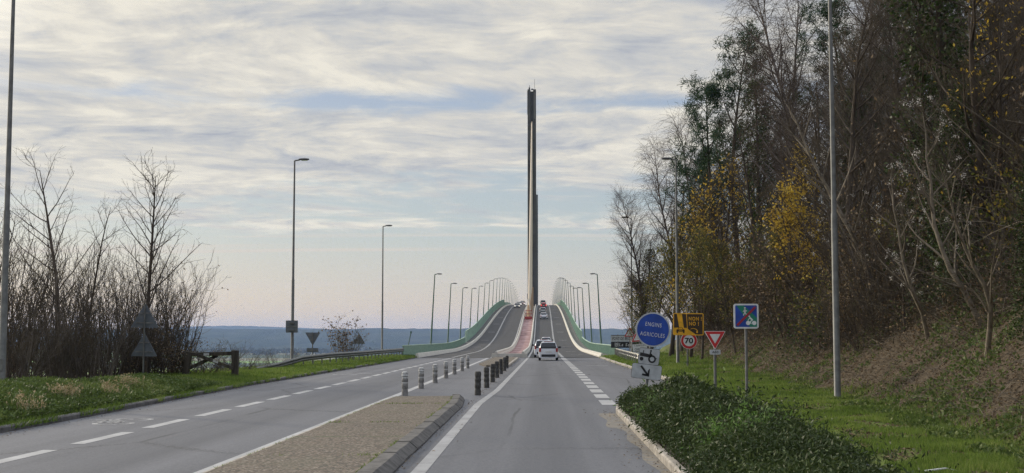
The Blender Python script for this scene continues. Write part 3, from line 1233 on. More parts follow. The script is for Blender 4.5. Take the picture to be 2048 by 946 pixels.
# ------------------------------------------------------------------ bollards on the median
def make_bollard(body, band):
    t = thing('bollard', 'x', 'bollard')
    pr = [(.10, -.1), (.10, .16), (.088, .18), (.088, .22), (.10, .24), (.10, .36), (.088, .38), (.088, .43), (.10, .45), (.10, .52),
          (.088, .54), (.088, .58), (.10, .60), (.10, .68), (.085, .735), (.05, .75)]
    MB().lathe(pr, 14).build('post', body, t, smooth=True)
    for z in (.385, .545):
        MB().lathe([(.092, z), (.094, z + .04)], 14).build('band', band, t, smooth=True)
    MB().lathe([(.101, .61), (.101, .67), (.087, .738), (.052, .752)], 14).build('cap', band, t, smooth=True)
    return t


bl = make_bollard(M['bol_grey'], M['bol_white'])
NTH = ['nearest', 'second', 'third', 'fourth', 'fifth', 'sixth', 'seventh and farthest']
for i, (x, y) in enumerate([(-4.24, 40.6), (-4.25, 46.2), (-4.22, 52.0), (-4.22, 58.0), (-4.25, 64.2), (-4.25, 70.5), (-4.32, 77.0)]):
    o = bl if i == 0 else copy_tree(bl)
    o.location = (x, y, 0)
    o.rotation_euler = (R([0, .6, -1.5, 0, .8, -.7, 0][i]), R([0, 1, -.8, .5, 0, -1, .6][i]), i * 1.3)
    tag(o, f'pale grey bollard with white bands, {NTH[i]} in the left row on the median', 'bollard', 'pale bollards of the left row')
br = make_bollard(M['bol_backlit'], M['bol_backlit'])
for i, (x, y) in enumerate([(-1.98, 41.0), (-1.95, 47.0), (-1.96, 53.0), (-1.97, 58.8), (-1.98, 65.0), (-1.97, 71.0), (-2.0, 77.5)]):
    o = br if i == 0 else copy_tree(br)
    o.location = (x, y, 0)
    o.rotation_euler = (R([0, -.5, .9, 0, 1, 0, -.7][i]), R([.6, -.6, 0, 1, -.4, .7, 0][i]), i * 1.1)
    tag(o, f'bollard darkened as if backlit, {NTH[i]} in the right row on the median', 'bollard', 'dark bollards of the right row')

# ------------------------------------------------------------------ guardrails
def guardrail(name, label, pts, mat, flip, step=2.0, h=.68):
    """w-beam through (x, y, z of its middle)"""
    t = thing(name, label, 'guardrail', (pts[0][0], pts[0][1], gh(pts[0][0], pts[0][1])))
    P = np.array(pts, float)
    s = np.concatenate([[0], np.cumsum(np.linalg.norm(np.diff(P, axis=0), axis=1))])
    q = np.linspace(0, s[-1], int(s[-1] / .8) + 2)
    C = np.stack([np.interp(q, s, P[:, k]) for k in range(3)], 1)
    o0 = np.array(t.location)
    pr = [(0, -.16), (.02, -.15), (.075, -.09), (.075, -.05), (.0, 0), (.075, .05), (.075, .09), (.02, .15), (0, .16), (-.012, .15), (.055, .085), (.055, .055), (-.02, 0), (.055, -.055), (.055, -.085), (-.012, -.15)]
    n = len(pr)
    mb = MB()
    vs = []
    for i, c in enumerate(C):
        tg = C[min(i + 1, len(C) - 1)] - C[max(i - 1, 0)]
        nx = np.array([tg[1], -tg[0], 0]) / np.hypot(tg[0], tg[1]) * (1 if not flip else -1)
        for a, b in pr:
            vs.append(tuple(c + nx * a + np.array([0, 0, b]) - o0))
    mb.add(vs, [(i * n + j, i * n + (j + 1) % n, (i + 1) * n + (j + 1) % n, (i + 1) * n + j) for i in range(len(C) - 1) for j in range(n)])
    mb.f += [tuple(range(n)), tuple(range((len(C) - 1) * n, len(C) * n))]
    mb.build('beam', mat, t, smooth=True)
    for d in np.arange(.6, s[-1], step):
        c = np.array([np.interp(d, s, P[:, k]) for k in range(3)])
        g = gh(c[0], c[1]) - .15
        tg = np.array([np.interp(d + .3, s, P[:, k]) for k in range(3)]) - c
        nx = np.array([tg[1], -tg[0], 0]) / (np.hypot(tg[0], tg[1]) + 1e-9) * (1 if not flip else -1)
        top = c[2] + .12
        if top - g < .25:
            continue
        c2 = c - nx * .1
        p = MB().box((c2[0] - o0[0], c2[1] - o0[1], (top + g) / 2 - o0[2]), (.06, .12, top - g))
        p.box((c[0] - nx[0] * .035 - o0[0], c[1] - nx[1] * .035 - o0[1], c[2] - o0[2]), (.07, .1, .16))
        p.build('post', M['galv_dark'], t)
    return t


guardrail('guardrail', 'long grey steel guardrail rising from the left grass verge to the green parapet',
          [(-14.5, 66.0, gh(-14.5, 66) + .02), (-14.1, 70, .34), (-13.6, 74, .62), (-13.0, 80, .72), (-12.5, 92, .73), (-12.35, 116.8, .74)], M['galv'], False)
guardrail('guardrail', 'pale steel guardrail on the right grass verge behind the blue round sign',
          [(6.75, 116.8, .72), (6.45, 106, .72), (6.2, 92, .70), (6.1, 82, .66), (6.2, 75, .55), (6.35, 71, .35)],
          simple('bright_galvanised', (.74, .72, .66), .5, 0, var=.12), True)

# ------------------------------------------------------------------ road signs
def post(t, h, r=.03, mat='galv', x=0.0, y=.03, name='post', base=-.3):
    return MB().tube([(x, y, base), (x, y, h)], r, 10).build(name, M[mat], t, smooth=True)


def sign(name, label, x, y, rz=0.0, roll=0.0, cat='road sign', z=None):
    return thing(name, label, cat, (x, y, gh(x, y) if z is None else z), R(rz), None, R(roll))


def panel(t, outline, name='panel', mat='white', y0=-.02, y1=.0, z=None):
    return MB().prism(outline, y0, y1).build(name, M[mat], t)


def tri_out(cx, cz, w, up=True, r=.05):
    h = w * .866
    s = 1 if up else -1
    P = [(cx - w / 2, cz - s * h / 3), (cx + w / 2, cz - s * h / 3), (cx, cz + s * 2 * h / 3)]
    out = []
    for i in range(3):
        p, a, b = Vector(P[i]), Vector(P[i - 1]), Vector(P[(i + 1) % 3])
        da, db = (a - p).normalized(), (b - p).normalized()
        for q in range(5):
            f = q / 4
            c = p + (da * (1 - f) + db * f) * r + (-(da + db)) * r * .32 * math.sin(math.pi * f)
            out.append((c.x, c.y))
    return out


# blue round sign with tractor plate and arrow plate
bx, by = 2.57, 32.4
t = sign('agricultural_lane_sign', 'round blue sign reading ENGINS AGRICOLES with tractor and arrow plates below', bx, by, roll=7.0, z=.15)
post(t, 2.25, .04, 'galv_dark')
zc = 1.87
d0 = panel(t, disc(0, zc, .43, 48), 'round_panel', 'grey_plate', -.03, 0)
MB().prism(disc(0, zc, .395, 48), -.034, -.031).build('blue_face', M['blue'], d0)
lettering('ENGINS', .0, zc + .125, .40, -.036, M['white'], d0, .098, bold=.0)
lettering('AGRICOLES', -.0, zc - .125, .61, -.036, M['white'], d0, .098, bold=.0)
d1 = panel(t, rrect(-.02, 1.195, .52, .40, .05), 'tractor_plate', 'black', -.028, -.002)
MB().prism(rrect(-.02, 1.195, .505, .385, .045), -.031, -.0285).build('plate_face', M['grey_plate'], d1)
tr = MB()
y0, y1 = -.036, -.0315
tr.prism([(-.25, 1.19), (-.25, 1.275), (-.08, 1.262), (-.02, 1.25), (.0, 1.27), (.05, 1.27), (.06, 1.20), (-.05, 1.175)], y0, y1)
tr.prism(bar2(.0, 1.26, .015, 1.335, .03), y0, y1)
tr.prism(disc(.012, 1.345, .022, 12), y0, y1)
tr.prism(bar2(-.17, 1.27, -.17, 1.335, .018), y0, y1)
tr.prism(disc(-.2, 1.12, .048, 20), y0, y1)
ring2(tr, .06, 1.14, .055, .098, y0, y1)
tr.prism(bar2(.14, 1.16, .175, 1.165, .02), y0, y1)
tr.build('tractor_symbol', M['black'], d1)
d2 = panel(t, rrect(-.04, .815, .745, .37, .05), 'arrow_plate', 'black', -.028, -.002)
MB().prism(rrect(-.04, .815, .73, .355, .045), -.031, -.0285).build('plate_face', M['grey_plate'], d2)
ar = MB()
ar.prism(bar2(-.19, .945, .0, .735, .052), y0, y1)
ar.prism([(.035, .70), (-.15, .715), (-.135, .765), (.005, .753)], y0, y1)
ar.prism([(.036, .70), (.036, .90), (-.01, .845), (-.004, .748)], y0, y1)
ar.build('arrow_symbol', M['black'], d2)

# amber petrol-pump style panel over the 70 sign
t = sign('warning_sign', 'amber and brown panel reading NON ! NO ! above a round 70 speed limit sign', 7.5, 66.5, roll=.6)
zb = gh(7.5, 66.5)
H = 3.35 - zb
post(t, H, .045, 'galv', x=0.0)
zc = 2.50 - zb
a0 = panel(t, rrect(.03, zc, 1.55, 1.13, .07), 'amber_panel', 'orange', -.035, -.001)
y0, y1 = -.040, -.036
br_ = MB()
L, Rr, T, B = -.70, .755, zc + .515, zc - .515
br_.prism([(L, T), (-.56, T), (-.44, zc - .17), (L, zc - .19)], y0, y1)              # left of the lit road edge
br_.prism([(-.30, T), (-.085, T), (-.04, zc - .19), (-.20, zc - .19)], y0, y1)
br_.prism([(-.05, T), (Rr, T), (Rr, B), (.40, B), (.0, zc - .24)], y0, y1)
br_.build('night_scene', M['brown'], a0)
yl, yh = -.046, -.041
lt = MB()
lt.prism([(.12, zc - .27), (.17, zc - .22), (.30, zc - .20), (.42, zc - .235), (.52, zc - .33), (.50, zc - .345), (.40, zc - .26), (.29, zc - .225), (.18, zc - .245)], yl, yh)
lt.prism([(.43, zc - .42), (.44, zc - .37), (.475, zc - .29), (.51, zc - .37), (.52, zc - .42), (.475, zc - .455)], yl, yh)
lt.build('butt_symbol', M['orange'], a0)
cr = MB()
cr.prism([(-.56, zc - .27), (-.52, zc - .27), (-.48, zc - .18), (-.27, zc - .18), (-.22, zc - .27), (-.18, zc - .27), (-.16, zc - .30), (-.16, zc - .38), (-.58, zc - .38), (-.58, zc - .30)], yl, yh)
for cx in (-.53, -.21):
    cr.prism(rrect(cx, zc - .41, .07, .1, .02), yl, yh)
cs = cr.build('car_symbol', M['brown'], a0)
MB().prism([(-.49, zc - .27), (-.46, zc - .205), (-.29, zc - .205), (-.25, zc - .27)], -.049, -.0465).prism(bar2(-.46, zc - .32, -.28, zc - .32, .02), -.049, -.0465).build('car_window_mark', M['orange'], cs)
lettering('NON !', .38, zc + .28, .66, -.042, M['orange'], a0, .20, bold=.03)
lettering('NO !', .31, zc + .03, .50, -.042, M['orange'], a0, .20, bold=.03)
zc = 1.66 - zb
s0 = panel(t, disc(.06, zc, .425, 40), 'speed_sign', 'white', -.03, -.001)
f0 = MB()
ring2(f0, .06, zc, .285, .405, -.034, -.031, 36)
f0.build('red_ring', M['red'], s0)
lettering('70', .06, zc, .43, -.034, M['black'], s0, .30, bold=.03)

# give way sign
t = sign('give_way_sign', 'small red and white give-way triangle on a post with a little number plate', 5.36 + .02, 40.2)
zb = gh(5.38, 40.2)
post(t, 2.0 - zb, .045, 'galv')
zc = 1.82 - zb
p0 = panel(t, tri_out(0, zc, .66, False), 'triangle_panel', 'white', -.03, -.001)
MB().prism(tri_out(0, zc, .615, False), -.034, -.031).build('red_border', M['red'], p0)
MB().prism(tri_out(0, zc, .335, False, .02), -.038, -.035).build('white_field', M['white'], p0)
p1 = panel(t, rrect(0, 1.365 - zb, .33, .15, .025), 'number_plate', 'grey_plate', -.03, -.001)
lettering('AB3', 0, 1.365 - zb, .19, -.031, M['trim'], p1, .075, bold=.01)

# end of greenway sign
t = sign('greenway_end_sign', 'square blue and green sign with walker and cyclist crossed by a dark red bar', 5.73, 36.3)
zb = gh(5.73, 36.3)
post(t, 2.7 - zb, .04, 'galv_dark', y=.035)
zc = 2.405 - zb
q0 = panel(t, rrect(0, zc, .69, .69, .06), 'square_panel', 'white', -.03, -.001)
MB().prism(rrect(0, zc, .60, .60, .03), -.034, -.031).build('blue_face', M['blue'], q0)
MB().prism([(-.27, zc + .297), (-.06, zc + .297), (.297, zc - .05), (.297, zc - .297), (.10, zc - .297), (-.05, zc + .0)], -.038, -.035).build('green_band', M['sgreen'], q0)
pz = MB()
y0, y1 = -.043, -.039
# walker
wx, wz = -.035, zc + .12
pz.prism(disc(wx, wz + .11, .024, 12), y0, y1)
for a, b, w in (((0, .08), (0, -.01), .045), ((0, -.01), (-.045, -.10), .024), ((0, -.01), (.05, -.095), .024), ((0, .065), (-.055, .0), .018), ((0, .065), (.055, .015), .018)):
    pz.prism(bar2(wx + a[0], wz + a[1], wx + b[0], wz + b[1], w), y0, y1)
# cyclist
cx, cz = .135, zc - .17
pz.prism(disc(cx - .085, cz - .02, .06, 20), y0, y1)
pz.prism(disc(cx + .085, cz - .02, .06, 20), y0, y1)
pz.prism(disc(cx - .05, cz + .165, .024, 12), y0, y1)
for a, b, w in (((-.045, .135), (.04, .06), .042), ((.04, .06), (-.025, .02), .026), ((-.025, .02), (0, -.05), .02), ((-.04, .12), (-.085, .06), .018), ((-.085, .06), (-.085, -.02), .014)):
    pz.prism(bar2(cx + a[0], cz + a[1], cx + b[0], cz + b[1], w), y0 - .001, y1)
pz.build('walker_and_cyclist_symbols', M['white'], q0)
MB().prism(bar2(-.255, zc - .255, .255, zc + .255, .062), -.050, -.045).build('red_bar', M['darkred'], q0)

# bridge name sign, partly behind the others
t = sign('bridge_name_sign', 'white over black board reading PONT DE BROTONNE and La Seine', 7.6, 116.0)
zb = gh(7.6, 116)
for x in (-.7, .9):
    post(t, 2.1 - zb, .05, 'galv_dark', x=x, base=-.4)
w0 = panel(t, rrect(.0, 1.75 - zb, 2.65, .56, .04), 'white_panel', 'grey_plate', -.03, -.001)
MB().prism(bar2(-1.3, 2.03 - zb, 1.3, 2.03 - zb, .05), -.04, -.031).build('frame', M['black'], w0)
lettering('PONT DE BROTONNE', .0, 1.75 - zb, 2.4, -.031, M['black'], w0, .26, bold=.02, shear=.15)
k0 = panel(t, rrect(.0, 1.19 - zb, 2.65, .54, .04), 'black_panel', 'black', -.03, -.001)
lettering('La Seine', .15, 1.2 - zb, 1.5, -.031, M['white'], k0, .26, shear=.2)
wv = MB()
for q in (-.12, 0, .12):
    for i in range(5):
        wv.prism(bar2(-1.0 + i * .07, 1.2 - zb + q + .03 * math.sin(i * 2), -.93 + i * .07, 1.2 - zb + q + .03 * math.sin((i + 1) * 2), .05), -.036, -.031)
wv.build('wave_symbol', M['white'], k0)

# warning triangles behind the blue sign
def warn(name, label, x, y, ztri, w, plates, roll=0.0, symbol=None):
    t = sign(name, label, x, y, roll=roll)
    zb = gh(x, y)
    post(t, ztri - zb + .3, .04, 'galv_dark')
    p = panel(t, tri_out(0, ztri - zb, w), 'triangle_panel', 'white', -.03, -.001)
    MB().prism(tri_out(0, ztri - zb, w * .955), -.034, -.031).build('red_border', M['red'], p)
    MB().prism(tri_out(0, ztri - zb, w * .70, True, .03), -.038, -.035).build('white_field', M['white'], p)
    MB().prism(bar2(-.08, ztri - zb - .1, -.04, ztri - zb + .15, .04), -.042, -.039).prism(bar2(.08, ztri - zb - .1, .04, ztri - zb + .15, .04), -.042, -.039).build('road_symbol', M['black'], p)
    for (cz, ww, hh, lines) in plates:
        q = panel(t, rrect(0, cz - zb, ww, hh, .03), 'plate', 'white', -.03, -.001)
        for i, (s_, sw) in enumerate(lines):
            lettering(s_, 0, cz - zb + hh / 2 - hh * (i + .5) / len(lines), sw, -.031, M['black'], q, .6 * hh / len(lines), bold=.01)
    return t


warn('warning_triangle_sign', 'red bordered warning triangle just left of the grey lamp post, above the bridge name sign', 7.55, 110.0, 2.18, 1.0, [])
warn('warning_triangle_sign', 'tilted warning triangle with two white text plates half behind the round blue sign', 6.95, 90.0, 1.88, 1.12,
     [(1.16, 1.0, .46, [('2 JOINTS DE', .8), ('CHAUSSEE', .75)]), (.74, 1.0, .28, [('A 150 m', .62)])], roll=-5)


# ------------------------------------------------------------------ signs seen from behind on the left
def back_tri(label, x, y, items, roll=0.0, h=None, cat='road sign'):
    t = sign('road_sign', label, x, y, roll=roll)
    zb = gh(x, y)
    top = max(c + (w * .55 if ty == 'up' else w * .3) for ty, c, w in items) - zb
    MB().tube([(0, -.035, -.4), (0, -.035, top)], .032, 10).build('post', M['galv'], t, smooth=True)
    for ty, c, w in items:
        if ty in ('up', 'down'):
            p = MB().prism(tri_out(0, c - zb, w, ty == 'up'), 0.0, .02).build('triangle_panel', M['sign_back'], t)
            rib = MB()
            for dz in (-.12, .22) if ty == 'up' else (-.2, .12):
                ww = w * (.62 if (ty == 'up') == (dz < 0) else .36)
                rib.box((0, -.012, c - zb + dz * w), (ww, .022, .045))
            rib.build('stiffener', M['galv_dark'], p)
        else:
            p = MB().prism(rrect(0, c - zb, w, w if ty == 'square' else .26, .04), 0.0, .02).build('plate', M['sign_back'], t)
            MB().box((0, -.012, c - zb), (w * .8, .022, .05)).build('stiffener', M['galv_dark'], p)
    return t


back_tri('two grey triangular sign backs one above the other on a post before the thicket', -15.0, 48.8, [('up', 2.50, 1.08), ('up', 1.40, 1.02)], roll=.5)
back_tri('grey back of a point-down triangular sign with a small plate beneath, beside the guardrail', -14.0, 79.5, [('down', 1.86, .94), ('plate', 1.05, .72)])
back_tri('grey triangular sign back standing behind the small leafy shrub near the bridge', -13.95, 99.5, [('up', 1.62, .98)])
t = sign('road_sign', 'dark square sign back strapped to the lamp post by the guardrail', -14.28, 74.2)
zb = gh(-14.28, 74.2)
MB().prism(rrect(0, 2.45 - zb, .70, .70, .04), .0, .02).build('square_panel', M['sign_back'], t)
for dz in (-.2, .2):
    MB().box((0, .1, 2.45 - zb + dz), (.30, .44, .05)).build('strap', M['galv_dark'], t)
MB().box((0, -.012, 2.45 - zb), (.6, .022, .05)).build('stiffener', M['galv_dark'], t)

# small leaning post by the parapet
t = thing('marker_post', 'thin leaning green marker post at the start of the left parapet', 'post', (-12.65, 121.5, -.05), 0, None, R(12))
MB().tube([(0, 0, -.2), (0, 0, 2.35)], .045, 8).build('pole', M['green_post'], t)
MB().box((0, 0, 2.42), (.16, .1, .2)).build('cap', M['green_post'], t)

# ------------------------------------------------------------------ timber barrier on the left verge
gx0, gx1, gy = -14.75, -12.72, 53.8
t = thing('timber_barrier', 'weathered timber barrier of two stout posts, a top rail and crossed braces on the grass', 'barrier', (-13.7, gy, gh(-13.7, gy)))
zb = gh(-13.7, gy)
MB().box((-1.02, 0, .38), (.24, .24, 1.3), ry=R(9)).build('post', M['wood'], t, bevel=.02)
MB().box((1.0, 0, .40), (.26, .26, 1.36)).build('post', M['wood'], t, bevel=.02)
MB().box((0.0, -.02, .93), (2.25, .17, .16), ry=R(-1.5)).build('top_rail', M['wood'], t, bevel=.015)
MB().box((0.15, -.11, .63), (1.75, .1, .13), ry=R(20)).build('brace', M['wood'], t, bevel=.01)
MB().box((-.35, .09, .60), (1.3, .1, .13), ry=R(-24)).build('brace', M['wood'], t, bevel=.01)
MB().box((-.18, -.115, .915), (.22, .03, .10), ry=R(-1.5)).build('reflector', M['bol_white'], t)
MB().box((.22, -.175, .62), (.22, .03, .09), ry=R(20)).build('reflector', M['bol_white'], t)

# ------------------------------------------------------------------ cars
def make_car(label, x, y, paint, W=.82, L=3.7, Hh=1.5, tail='hatch', front=False, brake=False, loc_z=None, slope=0.0, dark_glass=True):
    """local frame: rear at y=0, front at y=L, wheels on z=0"""
    t = thing('car', label, 'car', (x, y, 0))
    hood = .56 * Hh + .06
    belt = .62 * Hh
    if tail == 'hatch':
        st = [(0.00, .84, .60, .60), (.03, .93, .70, .86), (.10, .97, .82, .92), (.24, .985, .97, .95), (.50, 1.0, 1.0, .96), (1.15, 1.0, 1.0, .97), (1.75, 1.0, .985, .96),
              (2.05, 1.0, .94, .95), (L * .74, .99, hood / Hh + .03, .9), (L * .80, .985, hood / Hh, .9), (L * .93, .93, hood / Hh - .07, .86), (L * .985, .82, .43, .7), (L, .74, .36, .6)]
    else:
        st = [(0.00, .84, .52, .6), (.05, .93, .60, .86), (.3, .97, .645, .92), (.55, .985, .66, .95), (1.15, 1.0, .95, .96), (1.6, 1.0, 1.0, .97), (2.2, 1.0, .99, .96),
              (2.5, 1.0, .94, .95), (L * .72, .99, hood / Hh + .02, .9), (L * .80, .985, hood / Hh, .9), (L * .93, .93, hood / Hh - .07, .86), (L * .985, .82, .43, .7), (L, .74, .36, .6)]
    z0 = .20

    def ring(yy, wf, hf, k):
        w = W * wf
        zr = Hh * hf
        zb = min(belt, zr - .05)
        tum = .20 * (zr - zb) / (Hh - belt + 1e-6)
        half = [(w * .80, z0), (w * .95, z0 + .05), (w * .985, z0 + .2), (w, (z0 + zb) / 2 + .05), (w * .985, zb - .08), (w * .955, zb),
                (w * .955 - tum * .55, zb + (zr - zb) * .55), (w * .955 - tum, zb + (zr - zb) * .86), (w * .80 - tum * .9, zb + (zr - zb) * .98), (w * .35, zr)]
        return [(a, yy, b) for a, b in half] + [(-a, yy, b) for a, b in half[::-1]]
    rings = [ring(*s) for s in st]
    n = len(rings[0])
    mb = MB()
    mb.add([p for r_ in rings for p in r_], [(i * n + j, i * n + (j + 1) % n, (i + 1) * n + (j + 1) % n, (i + 1) * n + j) for i in range(len(rings) - 1) for j in range(n)])
    mb.f += [tuple(range(n)), tuple(range((len(rings) - 1) * n, len(rings) * n))]
    body = mb.build('body', paint, t, smooth=True)

    def face(name, P, mat, off=.012, parent=t):
        P = [Vector(p) for p in P]
        nn = (P[1] - P[0]).cross(P[2] - P[0]).normalized()
        c = sum(P, Vector()) / len(P)
        if nn.dot(c - Vector((0, L / 2, .7))) < 0:
            nn = -nn
        m2 = MB()
        k = len(P)
        m2.add([p + nn * off for p in P] + [p - nn * .03 for p in P], [tuple(range(k)), tuple(range(2 * k - 1, k - 1, -1))] + [(i, i + k, (i + 1) % k + k, (i + 1) % k) for i in range(k)])
        return m2.build(name, mat, parent)
    zb = belt
    yr = {'hatch': (.06, .27), 'notch': (.62, 1.18)}[tail]
    wt = W * .955 - .20
    if tail == 'hatch':
        rp = [(-W * .80, .028, .63 * Hh), (W * .80, .028, .63 * Hh), (W * .77, .035, .715 * Hh), (wt * .98, .185, Hh * .925), (-wt * .98, .185, Hh * .925), (-W * .77, .035, .715 * Hh)]
    else:
        rp = [(-W * .84, .56, .675 * Hh), (W * .84, .56, .675 * Hh), (wt * .96, 1.10, Hh * .93), (-wt * .96, 1.10, Hh * .93)]
    rw = face('rear_window', rp, M['glass'], .035)
    ws0, ws1 = L * .735, 2.12 if tail == 'hatch' else 2.55
    face('windscreen', [(-W * .80, ws0, hood + .05), (W * .80, ws0, hood + .05), (wt * .93, ws1, Hh * .93), (-wt * .93, ws1, Hh * .93)], M['glass'], .02)
    for s in (-1, 1):
        xb, xt = s * (W * .955 - .004), s * (wt + .02)
        a, b = (.42, L * .69) if tail == 'hatch' else (.95, L * .67)
        face('side_window', [(xb, a, zb + .03), (xb, (a + b) / 2, zb + .03), (xt, (a + b) / 2, Hh * .93), (xt, a + .18, Hh * .93)], M['glass'], .02)
        face('side_window', [(xb, (a + b) / 2 + .08, zb + .03), (xb, b, zb + .03), (xt, b - .52, Hh * .93), (xt, (a + b) / 2 + .08, Hh * .93)], M['glass'], .02)
        # mirrors
        MB().box((s * (W + .12), L * .63, zb + .1), (.22, .13, .16)).build('mirror', M['trim'], t, bevel=.03)
        # tail lamps
        tl = MB()
        if tail == 'hatch':
            tl.box((s * W * .84, .035, zb - .10), (.17, .12, .30), rz=s * R(12))
        else:
            tl.box((s * W * .76, .03, zb - .18), (.34, .12, .18), rz=s * R(10))
        tl.build('tail_lamp', M['brake'] if brake else M['tail_lens'], t, bevel=.02)
        MB().box((s * W * .70, L - .10, .64), (.34, .22, .16), rz=-s * R(22)).build('headlight', M['head_on'] if front else M['head_off'], t, bevel=.02)
        for yy in (.62, L - .72):
            w = MB()
            rr = .295
            w.tube([(s * (W - .19), yy, rr), (s * (W - .01), yy, rr)], rr, 18)
            wo = w.build('wheel', M['rubber'], t)
            MB().tube([(s * (W - .1), yy, rr), (s * (W + .004), yy, rr)], .19, 14).build('rim', M['rim'], wo)
    bp = MB().box((0, .03, .40), (W * 1.42, .14, .20)).build('rear_bumper_trim', M['trim'], t, bevel=.04)
    MB().box((0, L - .02, .36), (W * 1.3, .12, .22)).build('grille', M['trim'], t, bevel=.04)
    MB().box((0, .00 if tail == 'hatch' else -.01, .70 if tail == 'hatch' else .74), (.52, .05, .12)).build('registration_plate', M['numplate'], t)
    MB().box((0, L + .01, .42), (.52, .03, .11)).build('registration_plate', M['numplate'], t)
    MB().box((0, .25 if tail == 'hatch' else 1.1, Hh * .985), (.7, .05, .03)).build('high_brake_lamp', M['brake'] if brake else M['tail_lens'], t)
    t.rotation_euler = (math.atan(slope), 0, math.pi if front else 0)
    z = float(zd(y)) if y > Y0 else 0.0
    t.location = (x, y, (z + .034) if loc_z is None else loc_z)
    return t


def slope_at(y):
    return float(zd(y + 1.5) - zd(y - 1.5)) / 3 if y > Y0 + 2 else 0.0


hatch = make_car('small white hatchback driving away, nearest car, just before the bridge joint', .62, 103.0, M['car_white'], .79, 3.6, 1.52, loc_z=.005)
make_car('dark-sided white car half hidden just ahead of the nearest white hatchback', .28, 117.6, M['car_white'], .88, 4.3, 1.62, 'hatch', slope=.0)
make_car('white car third in the queue, on the foot of the bridge climb', .84, 195, M['car_white'], .86, 4.1, 1.52, 'hatch', slope=slope_at(197))
make_car('white saloon halfway up the bridge climb, alone below the group at the crest', .78, 306, M['car_white'], .88, 4.3, 1.46, 'notch', slope=slope_at(308))
make_car('pale silver hatchback close behind the red car near the crest', .62, 340, M['car_silver'], .88, 4.1, 1.5, 'hatch', slope=slope_at(342))
make_car('red car with lit brake lamps near the crest of the bridge', .95, 392, M['car_red'], .88, 4.2, 1.48, 'hatch', brake=True, slope=slope_at(394))
make_car('cream coloured van-like car farthest up the right lane at the crest', .85, 428, M['car_cream'], .92, 4.4, 1.95, 'hatch', slope=slope_at(430))
make_car('dark grey oncoming car with lit headlights, first below the crest', -7.0, 392, M['car_dark'], .88, 4.3, 1.46, 'notch', front=True, slope=-slope_at(392))
make_car('silver oncoming car behind the dark grey one at the crest', -7.0, 426, M['car_silver'], .88, 4.2, 1.5, 'hatch', front=True, slope=-slope_at(426))
make_car('maroon oncoming car with lit headlights beside the foot of the mast', -6.2, 448, M['car_maroon'], .9, 4.3, 1.62, 'hatch', front=True, slope=-slope_at(448))
# ------------------------------------------------------------------ plant building
def norm(a):
    return a / (np.linalg.norm(a, axis=-1, keepdims=True) + 1e-9)


def tubes(P, Rd, sides):
    """P (M,K,3) axes, Rd (M,K) radii -> verts, quads"""
    M_, K = P.shape[:2]
    T = np.empty_like(P)
    T[:, 1:-1] = P[:, 2:] - P[:, :-2]
    T[:, 0] = P[:, 1] - P[:, 0]
    T[:, -1] = P[:, -1] - P[:, -2]
    T = norm(T)
    ref = np.where(np.abs(T[:, :1, 2:3]) > .85, np.array([1., 0, 0]), np.array([0, 0, 1.]))
    U = norm(np.cross(T, np.broadcast_to(ref, T.shape)))
    Vv = np.cross(T, U)
    a = 2 * np.pi * np.arange(sides) / sides
    ring = U[:, :, None] * np.cos(a)[None, None, :, None] + Vv[:, :, None] * np.sin(a)[None, None, :, None]
    v = (P[:, :, None] + ring * Rd[:, :, None, None]).reshape(-1, 3)
    b = (np.arange(M_) * K * sides)[:, None, None]
    i = (np.arange(K - 1) * sides)[None, :, None]
    j = np.arange(sides)[None, None, :]
    j2 = (j + 1) % sides
    q = np.stack(np.broadcast_arrays(b + i + j, b + i + j2, b + i + sides + j2, b + i + sides + j), -1).reshape(-1, 4)
    return v, q


class Acc:
    def __init__(self):
        self.v, self.q, self.t, self.n = [], [], [], 0

    def add(self, v, q, tint=None):
        self.v.append(v)
        self.q.append(q + self.n)
        self.t.append(np.zeros(len(v)) if tint is None else tint)
        self.n += len(v)

    def mesh(self, name, mat, smooth=False):
        return np_mesh(name, np.concatenate(self.v), np.concatenate(self.q), mat, np.concatenate(self.t), smooth)


def grow(rng, P, Rd, n, t0, t1, ang, asd, lfun, K, up, wob, r0, rt, even=True):
    """children on parent axes; returns axes and radii"""
    M_, Kp = P.shape[:2]
    t = np.linspace(t0, t1, n)[None] + (rng.random((M_, n)) - .5) * (t1 - t0) / max(n, 1) * 1.2
    t = np.clip(t, .02, .999).reshape(-1)
    par = np.repeat(np.arange(M_), n)
    f = t * (Kp - 1)
    i = np.minimum(f.astype(int), Kp - 2)
    w = (f - i)[:, None]
    p = P[par, i] * (1 - w) + P[par, i + 1] * w
    tg = norm(P[par, i + 1] - P[par, i])
    pr = Rd[par, i] * (1 - w[:, 0]) + Rd[par, i + 1] * w[:, 0]
    N = len(p)
    az = np.tile(np.arange(n), M_) * 2.4 + rng.random(N) * 1.5 + np.repeat(rng.random(M_) * 6.28, n)
    ref = np.where(np.abs(tg[:, 2:3]) > .9, np.array([1., 0, 0]), np.array([0, 0, 1.]))
    u = norm(np.cross(tg, ref))
    v = np.cross(tg, u)
    a = np.radians(ang + asd * rng.standard_normal(N))[:, None]
    d = norm(tg * np.cos(a) + (u * np.cos(az)[:, None] + v * np.sin(az)[:, None]) * np.sin(a))
    L = lfun(t, rng.random(N), par)
    seg = L / (K - 1)
    Q = np.empty((N, K, 3))
    Q[:, 0] = p
    for k_ in range(1, K):
        d = norm(d + np.array([0, 0, up / (K - 1)]) + wob * rng.standard_normal((N, 3)))
        Q[:, k_] = Q[:, k_ - 1] + d * seg[:, None]
    rb = np.minimum(pr * .75, r0 * np.sqrt(np.maximum(L, .01)))
    rb = np.maximum(rb, rt)
    RR = rb[:, None] * (1 - np.linspace(0, 1, K)[None]) + rt * np.linspace(0, 1, K)[None]
    return Q, RR


